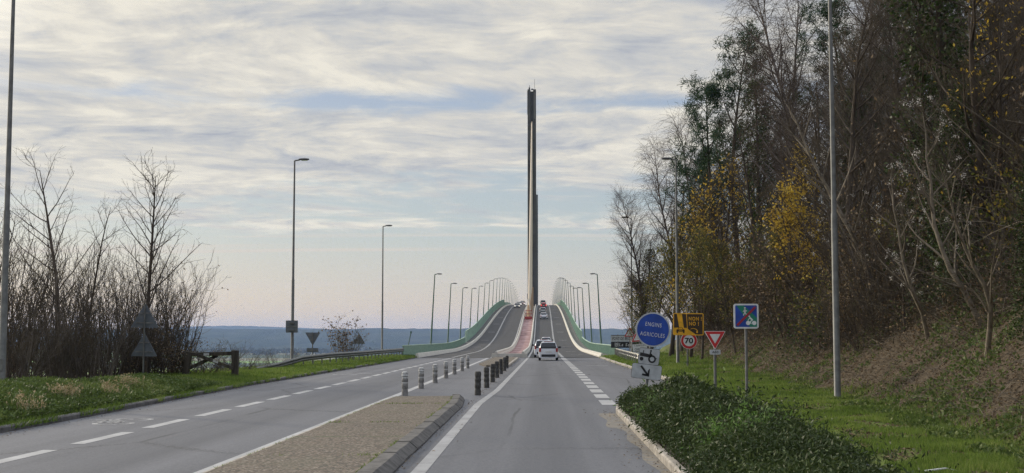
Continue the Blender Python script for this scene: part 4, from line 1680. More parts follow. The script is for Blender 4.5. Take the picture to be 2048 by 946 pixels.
def stem(rng, H, r, K=11, lean=(0, 0), wob=.05, base=(0, 0), rt=.012, curve=0.0):
    P = np.zeros((1, K, 3))
    d = norm(np.array([lean[0], lean[1], 1.0]))
    p = np.array([base[0], base[1], -.3])
    P[0, 0] = p
    for k_ in range(1, K):
        d = norm(d + wob * rng.standard_normal(3) + np.array([0, 0, .06]) + np.array([lean[0], lean[1], 0]) * curve)
        p = p + d * (H + .3) / (K - 1)
        P[0, k_] = p
    s = np.linspace(0, 1, K)
    return P, ((r * (1 - s) ** .8 + rt))[None]


def leaves(rng, c, size, elong=1.6, dirs=None, spread=1.0, fold=True, hang=0.0):
    """one diamond-shaped leaf per centre"""
    n = len(c)
    s = size * (.65 + .7 * rng.random(n))[:, None]
    d = norm(rng.standard_normal((n, 3)) * spread + (0 if dirs is None else dirs) + np.array([0, 0, -hang]))
    w = norm(np.cross(d, rng.standard_normal((n, 3))))
    nrm = np.cross(d, w)
    a = c
    b = c + d * s * .5 * elong + w * s * .42 + nrm * s * .12
    e = c + d * s * elong
    g = c + d * s * .5 * elong - w * s * .42 + nrm * s * .12
    v = np.stack([a, b, e, g], 1).reshape(-1, 3)
    q = np.arange(n * 4).reshape(-1, 4)
    return v, q, np.repeat(rng.random(n), 4)


M['bark'] = bark_mat('grey_brown_bark', (.045, .036, .028), (.105, .085, .066))
M['bark_pale'] = bark_mat('pale_bark', (.11, .09, .065), (.26, .22, .165), 4, .4)
M['birch'] = bark_mat('birch_bark', (.085, .07, .06), (.24, .21, .19), 3, .6)
M['twig'] = bark_mat('brown_twigs', (.050, .041, .028), (.108, .087, .058), 1.0, 1)
M['twig_red'] = bark_mat('reddish_birch_twigs', (.058, .044, .036), (.122, .092, .074), 1.0, 1)
M['twig_grey'] = bark_mat('grey_twigs', (.060, .052, .044), (.15, .125, .10), 1.0, 1)
M['l_yellow'] = leaf_mat('yellow_autumn_leaves', (.34, .22, .04), (.56, .39, .05), (.64, .49, .09), .4)
M['l_olive'] = leaf_mat('fading_green_leaves', (.05, .07, .02), (.13, .13, .03), (.34, .24, .05), .35)
M['l_ivy'] = leaf_mat('ivy_leaves', (.018, .030, .010), (.042, .068, .020), (.095, .13, .038), .2, .45)
M['l_pine'] = leaf_mat('pine_needles', (.018, .040, .018), (.035, .075, .030), (.055, .095, .04), .15)
M['l_brown'] = leaf_mat('withered_brown_leaves', (.045, .031, .019), (.125, .084, .048), (.30, .22, .13), .3)
M['l_shrub'] = leaf_mat('evergreen_shrub_leaves', (.022, .034, .012), (.052, .078, .024), (.13, .165, .055), .2, .5)
M['l_bright'] = leaf_mat('bright_green_leaves', (.07, .14, .03), (.14, .24, .06), (.26, .38, .12), .4)
M['l_cover'] = leaf_mat('ground_cover_leaves', (.055, .082, .022), (.105, .155, .040), (.20, .23, .08), .3)
M['fluff'] = leaf_mat('white_seed_fluff', (.34, .32, .29), (.52, .50, .46), (.62, .60, .57), .4)
M['straw'] = leaf_mat('dry_straw', (.22, .17, .09), (.36, .30, .18), (.45, .38, .25), .4)
M['blade'] = leaf_mat('grass_blades', (.075, .12, .024), (.15, .225, .042), (.27, .31, .09), .4)


def bare_tree(seed, H=14, r=.15, lean=(0, 0), limbs=26, bark='bark', twig='twig', droop=0.0, density=1.0, t0=.22, ang=48, spread=.36, side=9, K=11, wob=.05, curve=0.0, up=.55, lr=.030):
    rng = np.random.default_rng(seed)
    tr, cw = Acc(), Acc()
    P, Rd = stem(rng, H, r, K, lean, wob, curve=curve)
    tr.add(*tubes(P, Rd, 8))
    f = lambda t, u, par: H * spread * (1.08 - t) ** .75 * (.6 + .6 * u) + .4
    A, RA = grow(rng, P, Rd, limbs, t0, .97, ang, 9, f, 7, up, .07, lr, .008)
    tr.add(*tubes(A, RA, 5))
    B, RB = grow(rng, A, RA, side, .18, .98, 40, 10, lambda t, u, par: (.35 + .9 * u) * (1.25 - t) * H / 11, 5, .25 - droop * .5, .11, .012, .006)
    cw.add(*tubes(B, RB, 3))
    n3 = max(2, int(5 * density))
    C, RC = grow(rng, B, RB, n3, .2, 1.0, 36, 12, lambda t, u, par: (.25 + .6 * u) * H / 14 * (1.7 if droop else 1), 5 if droop else 4, .15 - droop * 1.6, .10, .007, .0045)
    cw.add(*tubes(C, RC, 3))
    if not droop:
        D, RDd = grow(rng, C, RC, max(1, int(2 * density)), .3, 1.0, 32, 12, lambda t, u, par: (.15 + .3 * u), 3, .1, .1, .005, .004)
        cw.add(*tubes(D, RDd, 3))
        tips = D[:, -1]
    else:
        tips = C[:, -1]
    return {'trunk': (tr.mesh('trunk', M[bark], True), None), 'crown': (cw.mesh('crown', M[twig]), None)}, tips, C, rng, (P, Rd)


def with_leaves(res, mat, n, size, name='foliage', hang=.6, zmin=0.0, elong=1.5):
    parts, tips, C, rng, st = res
    pool = np.concatenate([tips, C[:, 2]])
    pool = pool[pool[:, 2] > zmin]
    # leaves hang on in clumps, not evenly
    cl = vnoise(pool[:, 0] * 3 + pool[:, 2], pool[:, 1] * 3 + pool[:, 2] * 1.7, 3.2, 5) + .25 * rng.random(len(pool))
    pool = pool[np.argsort(-cl)[:max(10, int(len(pool) * .55))]]
    c = pool[rng.integers(0, len(pool), n)] + rng.normal(0, .12, (n, 3))
    a = Acc()
    a.add(*leaves(rng, c, size, elong, hang=hang))
    parts[name] = (a.mesh(name, M[mat]), None)
    return res


def fluff(res, clumps, name='seed_heads'):
    parts, tips, C, rng, st = res
    k_ = tips[rng.integers(0, len(tips), clumps)]
    c = np.repeat(k_, 16, 0) + rng.normal(0, .065, (clumps * 16, 3))
    a = Acc()
    a.add(*leaves(rng, c, .055, 1.2))
    parts[name] = (a.mesh(name, M['fluff']), 'stuff')
    return res


def ivy_on(res, n, r0, z0, z1, size=.11, name='ivy'):
    parts, tips, C, rng, (P, Rd) = res
    K = P.shape[1]
    H = P[0, -1, 2]
    t = z0 + (z1 - z0) * rng.random(n)
    f = t * (K - 1)
    i = np.minimum(f.astype(int), K - 2)
    w = (f - i)[:, None]
    p = P[0, i] * (1 - w) + P[0, i + 1] * w
    az = rng.random(n) * 6.283
    lump = .55 + .9 * vnoise(az * 1.2, t * H, 1.0, 4)
    rad = r0 * np.sqrt(rng.random(n)) * lump * np.clip((z1 - t) / .2 + .25, 0, 1)
    out = np.stack([np.cos(az), np.sin(az), np.zeros(n)], 1)
    a = Acc()
    a.add(*leaves(rng, p + out * rad[:, None], size, 1.1, dirs=out * .8, hang=.5))
    parts[name] = (a.mesh(name, M['l_ivy']), None)
    return res


def pine_tree(seed, H=15, r=.17, lean=(0, 0), z0=.35, limbs=26):
    rng = np.random.default_rng(seed)
    tr, nd = Acc(), Acc()
    P, Rd = stem(rng, H, r, 11, lean, .05)
    tr.add(*tubes(P, Rd, 8))
    A, RA = grow(rng, P, Rd, limbs, z0, .99, 62, 12, lambda t, u, par: H * .26 * (1.1 - t) ** .6 * (.45 + .9 * u) + .35, 6, .75, .12, .03, .012)
    tr.add(*tubes(A, RA, 5))
    B, RB = grow(rng, A, RA, 6, .35, 1.0, 42, 12, lambda t, u, par: .35 + .55 * u, 4, .45, .1, .012, .008)
    tr.add(*tubes(B, RB, 4))
    c = np.concatenate([B[:, -1], B[:, 2], A[:, -1]])
    c = c[rng.random(len(c)) < .85]
    dd = np.concatenate([norm(B[:, -1] - B[:, 0]), norm(B[:, 2] - B[:, 0]), norm(A[:, -1] - A[:, -2])])[:len(c)]
    m = 34
    cc = np.repeat(c, m, 0)
    d = norm(rng.standard_normal((len(cc), 3)) + np.array([0, 0, .35]))
    o = cc + rng.normal(0, .16, cc.shape)
    L = (.16 + .14 * rng.random(len(cc)))[:, None]
    w = norm(np.cross(d, rng.standard_normal(d.shape))) * .020
    v = np.stack([o - w, o + w, o + d * L + w * .4, o + d * L - w * .4], 1).reshape(-1, 3)
    tint = np.repeat(np.clip(.45 * rng.random(len(cc)) + .55 * np.repeat(rng.random(len(c)), m), 0, 1), 4)
    nd.add(v, np.arange(len(v)).reshape(-1, 4), tint)
    return {'trunk': (tr.mesh('trunk', M['bark'], True), None), 'crown': (nd.mesh('crown', M['l_pine']), None)}, c, B, rng, (P, Rd)


def bush(seed, H=4.2, stems=24, spread=.45, base=.5, twig='twig', side=7, tw=5, leaf=None, nleaf=0, size=.06, name='foliage'):
    """many-stemmed bare shrub"""
    rng = np.random.default_rng(seed)
    st, cw = Acc(), Acc()
    K = 7
    n = stems
    b = rng.normal(0, base * .6, (n, 2))
    az = np.arctan2(b[:, 1], b[:, 0]) + rng.normal(0, .5, n)
    a = spread * rng.random(n) ** .7
    d = np.stack([np.sin(a) * np.cos(az), np.sin(a) * np.sin(az), np.cos(a)], 1)
    L = H * (.5 + .55 * rng.random(n))
    P = np.empty((n, K, 3))
    P[:, 0] = np.concatenate([b, np.full((n, 1), -.15)], 1)
    for k_ in range(1, K):
        d = norm(d + .09 * rng.standard_normal((n, 3)) + np.array([0, 0, .03]))
        P[:, k_] = P[:, k_ - 1] + d * (L / (K - 1))[:, None]
    s = np.linspace(0, 1, K)[None]
    Rd = (.012 + .018 * rng.random(n))[:, None] * (1 - s) + .006 * s
    st.add(*tubes(P, Rd, 5))
    B, RB = grow(rng, P, Rd, side, .25, 1.0, 34, 10, lambda t, u, par: (.3 + .8 * u) * H / 4.2, 5, .3, .1, .012, .005)
    cw.add(*tubes(B, RB, 3))
    C, RC = grow(rng, B, RB, tw, .2, 1.0, 34, 12, lambda t, u, par: (.15 + .4 * u), 4, .15, .1, .007, .0042)
    cw.add(*tubes(C, RC, 3))
    parts = {'stems': (st.mesh('stems', M['twig_grey' if twig == 'twig_grey' else 'bark'], True), None), 'crown': (cw.mesh('crown', M[twig]), None)}
    res = (parts, C[:, -1], C, rng, (P, Rd))
    if leaf:
        with_leaves(res, leaf, nleaf, size, name)
    return res


def plant(res, name, cat, x, y, H, H0, label, group=None, rz=None, sink=.1, wide=1.0, tilt=(0, 0)):
    """place a plant (children share mesh data between copies)"""
    parts = res[0]
    rz = (x * 12.9 + y * 7.7) % 6.28 if rz is None else rz
    t = thing(name, label, cat, (x, y, gh(x, y) - sink), rz, group)
    t.rotation_euler = (tilt[0], tilt[1], rz)
    s = H / H0
    t.scale = (s * wide, s * wide, s)
    for nm, (me, _) in parts.items():
        o = link(nm, me, t)
        if _:
            o['kind'] = _
    return t


def at_px(px, ytop, d):
    """x on the ground and height above it for a plant whose top shows at a given direction"""
    x = (px - 1081) / 2590 * d
    ez = (676 - ytop) / 2590 * d * 1.01 + EYE
    return x, ez - gh(x, d)


RG = np.random.default_rng(77)

# kinds of tree in the wood
T_A = bare_tree(1, 14, .15)
T_B = bare_tree(2, 14, .14, (.08, .05), 30, twig='twig_grey', spread=.30, ang=40)
T_C = bare_tree(3, 14, .17, (-.1, 0), 22, twig='twig', spread=.42, ang=55)
T_D = bare_tree(4, 14, .12, (.05, -.1), 34, bark='bark', twig='twig_red', spread=.26, ang=38)
T_birch1 = bare_tree(5, 14, .13, (-.06, -.03), 30, bark='birch', twig='twig_red', droop=.55, spread=.30, ang=38, density=1.2)
T_birch2 = bare_tree(6, 14, .15, (-.12, 0), 34, bark='birch', twig='twig_red', droop=.7, spread=.34, ang=42, density=1.2)
T_pine1 = pine_tree(7)
T_pine2 = pine_tree(8, lean=(-.08, -.05), z0=.45, limbs=24)
T_ivy = ivy_on(bare_tree(9, 14, .16, (0, 0), 14, t0=.45, spread=.22), 5200, .85, .05, .93)
T_ivy2 = ivy_on(bare_tree(10, 14, .2, (.03, 0), 18, t0=.3, spread=.3), 9500, 1.5, .08, .97, .13)
T_yel = with_leaves(bare_tree(11, 8, .08, (0, 0), 24, spread=.34, ang=42, side=7), 'l_yellow', 2000, .10, zmin=3.6)
T_yel2 = with_leaves(bare_tree(12, 8, .08, (.05, .1), 24, spread=.36, ang=46, side=7), 'l_yellow', 800, .095, zmin=2.6)
T_sparse = with_leaves(bare_tree(17, 8, .08, (.05, .1), 24, spread=.36, ang=46, side=7), 'l_yellow', 260, .085)
T_olive = with_leaves(bare_tree(13, 9, .09, (.05, 0), 26, spread=.36, ang=48, side=7), 'l_olive', 3600, .095)
T_pale = bare_tree(14, 10, .13, (-.22, -.05), 13, bark='bark_pale', twig='twig_grey', spread=.40, ang=42, side=6, density=.8, wob=.10)
T_pale2 = fluff(bare_tree(15, 9, .11, (-.30, -.15), 12, bark='bark_pale', twig='twig_grey', spread=.46, ang=50, side=6, density=.8, wob=.12), 34)
T_fl = fluff(bare_tree(16, 10, .10, (-.05, -.1), 24, twig='twig', spread=.36, ang=50), 46)
B_a = bush(21, 4.2, 20, .45, .5, 'twig', 6, 4)
B_b = bush(22, 4.2, 24, .6, .7, 'twig_grey', 6, 4)
B_c = bush(23, 4.2, 16, .35, .4, 'twig', 7, 5)
B_brown = bush(24, 3.2, 26, .75, .8, 'twig', 6, 5, 'l_brown', 1500, .07, 'foliage')
B_green = bush(25, 3.2, 24, .75, .8, 'twig_grey', 6, 5, 'l_olive', 1700, .075, 'foliage')

WOOD = 'bare trees filling the wood on the right bank'


def tree_at(res, px, ytop, d, H0, label, name='tree', cat='tree', group=None, rz=None, wide=1.0):
    x, h = at_px(px, ytop, d)
    return plant(res, name, cat, x, d, max(h, 1.0), H0, label, group, rz, wide=wide)


# the ones that stand out (position seen in the photo -> place on the bank)
tree_at(B_c, 1284, 560, 120, 4.2, 'thin bare shrub at the left end of the wood, behind the bridge name sign', 'shrub', 'shrub')
tree_at(T_ivy, 1283, 480, 108, 14, 'short ivy-covered stem at the left end of the wood', 'ivy_clad_tree', 'tree', wide=1.5)
tree_at(T_birch2, 1362, 300, 104, 14, 'bare weeping birch with hanging twigs at the left end of the wood', 'birch_tree', 'tree', rz=2.0, wide=.8)
tree_at(T_birch1, 1400, 250, 98, 14, 'white-barked bare birch beneath the pines', 'birch_tree', 'tree', rz=.3)
tree_at(T_pine2, 1452, 190, 92, 15, 'lower dark green pine jutting out to the left of the wood', 'pine_tree', 'tree', rz=0.1)
tree_at(T_pine1, 1478, 98, 90, 15, 'taller dark green pine with tufted top against the sky', 'pine_tree', 'tree', rz=1.2)
tree_at(T_pine2, 1412, 300, 96, 15, 'small dark pine low on the left side of the pine group', 'pine_tree', 'tree', rz=3.6)
tree_at(T_ivy, 1520, 115, 80, 14, 'narrow column of ivy on a trunk beside the tufted pine', 'ivy_clad_tree', 'tree')
tree_at(T_birch2, 1640, -50, 74, 14, 'tall bare weeping birch reaching the top of the photo left of the near lamp post', 'birch_tree', 'tree', rz=.8)
tree_at(T_birch1, 1585, -20, 86, 14, 'slender bare birch rising above the ivy column', 'birch_tree', 'tree', rz=4.0)
tree_at(T_birch2, 1725, -110, 66, 14, 'bare weeping birch crown crossed by the near lamp post', 'birch_tree', 'tree', rz=3.0)
tree_at(T_ivy, 1700, 150, 62, 14, 'bare trunk wrapped in ivy just right of the near lamp post', 'ivy_clad_tree', 'tree')
tree_at(T_pine1, 1790, -40, 66, 15, 'dark pine behind the bare trees at the top right', 'pine_tree', 'tree', rz=2.2)
tree_at(T_pine2, 1740, 5, 72, 15, 'dark pine top showing right of the near lamp post at the upper edge', 'pine_tree', 'tree', rz=5.0)
tree_at(T_ivy2, 1880, -150, 42, 14, 'big tree thickly clad in dark green ivy at the upper right', 'ivy_clad_tree', 'tree', wide=1.1)
tree_at(T_ivy2, 1905, 150, 37, 14, 'ivy-covered leaning stub below the big ivy tree', 'ivy_clad_tree', 'tree', rz=2.5)
tree_at(T_ivy, 2040, 240, 27, 14, 'ivy-leaved stem at the right edge of the photo', 'ivy_clad_tree', 'tree', wide=1.2)
tree_at(T_yel2, 1425, 330, 84, 8, 'small tree with yellow leaves behind the amber warning panel lamp post', 'yellow_leaved_tree', 'tree')
tree_at(T_yel2, 1378, 400, 88, 8, 'sparse yellow-leaved tree at the foot of the pines', 'yellow_leaved_tree', 'tree')
tree_at(T_yel, 1602, 385, 55, 8, 'brightest yellow-leaved tree, just left of the near lamp post', 'yellow_leaved_tree', 'tree', rz=1.0, wide=1.15)
tree_at(T_yel2, 1580, 310, 64, 8, 'thin yellow-leaved tree above the brightest yellow one', 'yellow_leaved_tree', 'tree', rz=4.0)
tree_at(T_sparse, 2000, 20, 36, 8, 'tree with scattered yellow leaves in the upper right corner', 'yellow_leaved_tree', 'tree', rz=2.0)
tree_at(T_pale, 1752, 150, 47, 10, 'pale bare tree with a forked leaning trunk right of the near lamp post', 'leaning_tree', 'tree', rz=.2)
tree_at(T_pale2, 1850, 330, 36, 9, 'pale crooked tree with white fluffy seed heads, middle of the right bank', 'leaning_tree', 'tree', rz=.5)
tree_at(T_pale2, 1960, 190, 33, 9, 'pale arching branches with white seed heads below the upper right corner', 'leaning_tree', 'tree', rz=6.0)
tree_at(T_pale, 1960, 300, 29, 10, 'crooked pale tree low on the bank near the right edge', 'leaning_tree', 'tree', rz=1.1)
tree_at(T_fl, 1680, 300, 50, 10, 'bare tree dotted with white seed heads directly behind the near lamp post', 'seedy_tree', 'tree')
tree_at(T_fl, 1800, 420, 40, 10, 'low bare tree dotted with white seed heads, right of the pale forked tree', 'seedy_tree', 'tree', rz=2.0)
for i, (px, yt, d, lab) in enumerate([
        (1300, 520, 102, 'olive-green leafy small tree behind the blue round sign'),
        (1400, 470, 80, 'olive-green leafy small tree behind the speed limit sign'),
        (1470, 480, 72, 'olive-green leafy small tree above the greenway sign'),
        (1545, 470, 62, 'olive-green leafy small tree left of the brightest yellow tree'),
        (1335, 430, 95, 'olive-green leafy small tree behind the second lamp post from the right')]):
    tree_at(T_olive, px, yt, d, 9, lab, 'leafy_tree', 'tree', rz=i * 1.7)

tree_at(T_D, 1300, 395, 107, 14, 'slender bare tree in front of the weeping birch at the left end of the wood', 'bare_tree', 'tree', wide=1.1)
tree_at(T_A, 1342, 345, 101, 14, 'bushy bare tree between the weeping birch and the pines at the left of the wood', 'bare_tree', 'tree', wide=1.1)
tree_at(T_olive, 1292, 560, 106, 9, 'olive-green leafy sapling at the very left end of the wood', 'leafy_tree', 'tree', rz=2.2, wide=1.3)
# the mass of bare trees, row behind row
KINDS = [T_A, T_B, T_C, T_D, T_A, T_C, T_D]
rows = []
for d, n, off in ((26, 4, 3.6), (30, 5, 4.6), (35, 6, 3.4), (40, 6, 5.2), (45, 7, 3.2), (50, 7, 5.0), (55, 8, 3.0), (60, 8, 4.4), (65, 8, 3.2), (70, 8, 4.8), (76, 8, 3.0), (82, 8, 4.4), (88, 7, 3.0), (95, 7, 3.8), (102, 6, 3.4)):
    for i in range(n):
        rows.append((d + RG.uniform(-2.5, 2.5), off + i * RG.uniform(3.0, 4.2)))
# the skyline of the wood as seen in the photo: no tree sticks out above it
SKX = [1215, 1280, 1330, 1375, 1410, 1440, 1480, 1520, 1560, 2100]
SKY = [600, 520, 440, 360, 310, 250, 180, 100, 30, -200]
for i, (d, o) in enumerate(rows):
    x = float(np.interp(d, TOE_Y, TOE_X)) + o + (1.0 if d < 60 else .3)
    px = 1081 + 2590 * x / d
    yt = float(np.interp(px, SKX, SKY)) + RG.uniform(0, 90)
    zt = EYE + (676 - yt) / 2590 * d
    g = gh(x, d)
    h = min(zt - g, RG.uniform(10, 15.5))
    if h < 2.5 or px < 1330:
        continue
    plant(KINDS[i % 7], 'bare_tree', 'tree', x, d, h, 14, 'bare brown leafless tree in the crowded wood on the right bank', WOOD, wide=RG.uniform(1.0, 1.35), sink=.2)
# shrub layer along the foot of the wood
for i in range(60):
    d = RG.uniform(24, 104)
    x = float(np.interp(d, TOE_Y, TOE_X)) + 1.7 + abs(RG.normal(0, 2.2)) + (1.6 if d < 38 else 0)
    k_ = [B_a, B_b, B_brown, B_c, B_green, B_brown][i % 6]
    H0 = 3.2 if k_ in (B_brown, B_green) else 4.2
    lab = {id(B_brown): 'bush with withered brown leaves at the foot of the wood', id(B_green): 'bush with fading green leaves at the foot of the wood'}.get(id(k_), 'bare many-stemmed bush at the foot of the wood')
    px = 1081 + 2590 * x / d
    if px < 1300:
        continue
    cap = EYE + (676 - float(np.interp(px, SKX, SKY))) / 2590 * d - gh(x, d)
    plant(k_, 'bush', 'bush', x, d, min(RG.uniform(2.2, 4.6), max(cap, 1.2)), H0, lab, lab.replace('bush', 'bushes', 1), wide=RG.uniform(.9, 1.3))

# ------------------------------------------------------------------ left side thicket
tree_L1 = bare_tree(31, 10, .12, (.02, 0), 15, spread=.46, ang=44, t0=.34, side=6, density=.5, up=.2, lr=.019)
tree_L2 = bare_tree(32, 8, .085, (0, 0), 26, spread=.42, ang=42, t0=.36, side=5, density=.45, wob=.015, up=.2, lr=.018)
tree_L3 = bare_tree(33, 10, .09, (.22, 0), 13, spread=.40, ang=42, t0=.30, side=6, density=.5, up=.25, lr=.018)
tree_at(tree_L1, 112, 325, 53, 10, 'taller bare tree with spreading fork above the left thicket', 'bare_tree', 'tree', rz=.4)
tree_at(tree_L3, 150, 400, 53.5, 10, 'bare leaning stem splitting off beside the taller left tree', 'bare_tree', 'tree', rz=0.0)
tree_at(tree_L2, 288, 345, 52, 8, 'slender symmetrical bare tree rising behind the two triangular sign backs', 'bare_tree', 'tree', rz=.9, wide=1.05)
tree_at(tree_L3, -25, 400, 50, 10, 'bare tree at the far left edge behind the cut-off lamp post', 'bare_tree', 'tree', rz=2.2)
TH = 'bare bushes of the thicket on the left verge'
for i, (px, yt, d) in enumerate([(-10, 480, 45), (30, 470, 47), (60, 480, 50), (95, 500, 47), (130, 520, 50), (165, 500, 46), (195, 540, 51), (225, 500, 51.5), (255, 540, 53), (285, 545, 52.5), (300, 520, 54),
                                 (318, 515, 57), (15, 460, 56), (150, 500, 57), (240, 510, 58), (-30, 430, 52), (110, 600, 44.5), (20, 590, 42.5), (170, 620, 45), (60, 610, 43.5)]):
    tree_at([B_a, B_c, B_b][i % 3], px, yt, d, 4.2, 'bare many-stemmed bush in the dense thicket on the left verge', 'bush', 'bush', TH, rz=i * 1.3)
for i, (px, yt, d) in enumerate([(0, 650, 52), (45, 630, 53), (95, 655, 52.5), (140, 640, 54), (185, 650, 53), (225, 640, 54.5), (262, 655, 54), (305, 645, 55), (338, 660, 56)]):
    tree_at([B_brown, B_b][i % 2], px, yt, d, [3.2, 4.2][i % 2], 'low tangled bush at the dark base of the left thicket', 'bush', 'bush', 'low bushes at the base of the left thicket', rz=i * 1.9, wide=1.8)
B_edge = bush(41, 4.2, 24, .30, .40, 'twig_grey', 7, 4, 'l_brown', 260, .06, 'foliage')
tree_at(B_edge, 340, 530, 56.5, 4.2, 'bare bush with few orange leaves ending the thicket by the timber barrier', 'bush', 'bush')
B_leafy = bush(42, 3.2, 16, .55, .3, 'twig_grey', 6, 5, 'l_brown', 520, .10, 'foliage')
tree_at(B_leafy, 690, 634, 92, 3.2, 'small lone bush with dark withered leaves between the sign backs by the guardrail', 'bush', 'bush', wide=1.2)
for i, (px, yt, d, lab) in enumerate([(425, 672, 60, 'low brown bush just behind the timber barrier'), (470, 690, 63, 'low brown bush right of the timber barrier'), (520, 700, 68, 'low brown bush near the start of the left guardrail'),
                                      (560, 690, 76, 'low brown bush beneath the square sign back'), (400, 690, 57, 'low brown bush left of the timber barrier'), (600, 712, 84, 'low brown bush behind the point-down sign back')]):
    tree_at(B_b, px, yt, d, 4.2, lab, 'bush', 'bush', rz=i * 2.1, wide=2.2)
# ------------------------------------------------------------------ grass, litter, ground cover
RC_ = np.random.default_rng(5)


def blades(name, pts, h, w, mat, lean=.45):
    n = len(pts)
    hh = h * (.45 + .9 * RC_.random(n))
    az = RC_.random(n) * 6.283
    d = np.stack([np.cos(az), np.sin(az), np.zeros(n)], 1) * (lean * RC_.random(n) * hh)[:, None]
    a2 = RC_.random(n) * 6.283
    s = np.stack([np.cos(a2), np.sin(a2), np.zeros(n)], 1) * (w * .5)[:, None]
    up = np.zeros((n, 3))
    up[:, 2] = hh
    v = np.stack([pts - s, pts + s, pts + d + up], 1).reshape(-1, 3)
    tint = np.clip(.6 * vnoise(pts[:, 0], pts[:, 1], 1.1, 12) + .55 * RC_.random(n) - .08, 0, 1)
    o = link(name, np_mesh(name, v, np.arange(n * 3).reshape(-1, 3), mat, np.repeat(tint, 3)))
    return tag(o, kind='stuff')


def scatter_verge(n, ya, yb, side, umax):
    """random points on a verge, thinning with distance"""
    y = ya * (yb / ya) ** RC_.random(n)
    if side < 0:
        x = edge_l(y) - .02 - umax(y) * RC_.random(n) ** .8
    else:
        x = edge_r(y) - .12 * RC_.random(n) ** 2 + (umax(y) + 5.4 - edge_r(y)) * RC_.random(n)
    z = gz(x, y)
    return np.stack([x, y, z], 1)


def keep(p, s, thr, seed):
    m = vnoise(p[:, 0], p[:, 1], s, seed) + .4 * vnoise(p[:, 0], p[:, 1], s * .35, seed + 1) + .25 * RC_.random(len(p))
    return p[m > thr]


toe_w = lambda y: np.interp(y, TOE_Y, TOE_X) - 5.4 - .25 + 1.3 * RC_.random(len(y)) ** 3
p = keep(scatter_verge(230000, 13, 118, 1, toe_w), 1.1, .74, 60)
dist = p[:, 1]
blades('grass', p, np.clip(.055 + dist * .0012, .05, .16), np.clip(.008 + dist * .0005, .01, .05), M['blade'])
lw = lambda y: np.interp(y, [20, 44, 56, 70, 118], [3.0, 5.5, 6.0, 4.6, 3.0])
p = keep(scatter_verge(150000, 22, 122, -1, lw), 1.2, .42, 70)
dist = p[:, 1]
blades('grass', p, np.clip(.07 + dist * .0010, .08, .16), np.clip(.009 + dist * .0005, .012, .05), M['blade'], .6)
# tufts overhanging the left kerb and growing in the pavement joints
y = 20 + 95 * RC_.random(16000)
p = np.stack([edge_l(y) - .02 + RC_.normal(0, .06, len(y)), y, np.full(len(y), .05)], 1)
p = keep(p, .8, .85, 80)
blades('grass', p, np.full(len(p), .16), np.full(len(p), .02), M['blade'], 1.0)
pj = []
for yj in (3.8 + .1, 11.27 + .1, 18.72 + .1, 26.2, 33.6):
    n = 260
    l, r = island_outline(yj)
    pj.append(np.stack([l + (r - l) * RC_.random(n), yj + RC_.normal(0, .03, n), np.full(n, .10)], 1))
n = 1500
yy = 6 + 32 * RC_.random(n)
pj.append(np.stack([np.array([island_outline(q)[0] for q in yy]) + .01 + RC_.normal(0, .02, n), yy, np.full(n, .07)], 1))
yy = 6 + 32 * RC_.random(1300)
pj.append(np.stack([np.array([island_outline(q)[1] for q in yy]) - .02 + RC_.normal(0, .02, 1300), yy, np.full(1300, .105)], 1))
p = keep(np.concatenate(pj), .6, .86, 90)
blades('grass', p, np.full(len(p), .05), np.full(len(p), .012), M['blade'], 1.2)

# fallen leaves on the bank and scattered in the grass
n = 160000
y = 16 * (112 / 16) ** RC_.random(n)
w = RC_.random(n) ** 1.4 * 12 - 2.2
x = np.interp(y, TOE_Y, TOE_X) + w
p = np.stack([x, y, gz(x, y) + .015], 1)
dens = np.where(w > .1, .30, .82) - .25 * vnoise(x, y, 1.5, 33)
p = p[RC_.random(n) > dens]
v, q, t_ = leaves(RC_, p, .0001, 1.2)
sz = (.045 + p[:, 1] * .0009)[:, None]
a = RC_.random(len(p)) * 6.283
d = np.stack([np.cos(a), np.sin(a), RC_.normal(.15, .35, len(p))], 1) * sz
e = np.stack([-np.sin(a), np.cos(a), RC_.normal(.0, .35, len(p))], 1) * sz * .6
v = np.stack([p - d * .5, p + e * .5, p + d * .5, p - e * .5], 1).reshape(-1, 3)
tag(link('fallen_leaves', np_mesh('fallen_leaves', v, q, M['l_brown'], t_)), kind='stuff')

# brambles, saplings and dead stems between the trees
def undergrowth(n, K, ya, yb, wa, wb, lens, up, droop, rad, mat, seed):
    rng = np.random.default_rng(seed)
    y = ya * (yb / ya) ** rng.random(n)
    w = wa + (np.interp(y, [30, 48], [1.6, 0.0]) if wa > 1 else 0.0) + (wb - wa) * rng.random(n) ** 1.2
    x = np.interp(y, TOE_Y, TOE_X) + w
    P = np.empty((n, K, 3))
    P[:, 0] = np.stack([x, y, gz(x, y) - .05], 1)
    az = rng.random(n) * 6.283
    d = norm(np.stack([np.cos(az) * .6 - .15, np.sin(az) * .6, np.full(n, up)], 1))
    L = lens[0] + (lens[1] - lens[0]) * rng.random(n) ** 1.5
    for k_ in range(1, K):
        d = norm(d + np.array([0, 0, -droop / K]) + .16 * rng.standard_normal((n, 3)))
        P[:, k_] = P[:, k_ - 1] + d * (L / (K - 1))[:, None]
    s = np.linspace(0, 1, K)[None]
    rr = (rad[0] + (rad[1] - rad[0]) * rng.random(n) ** 2)[:, None] * (1 - .75 * s)
    v, q = tubes(P, rr, 3)
    return v, q, P


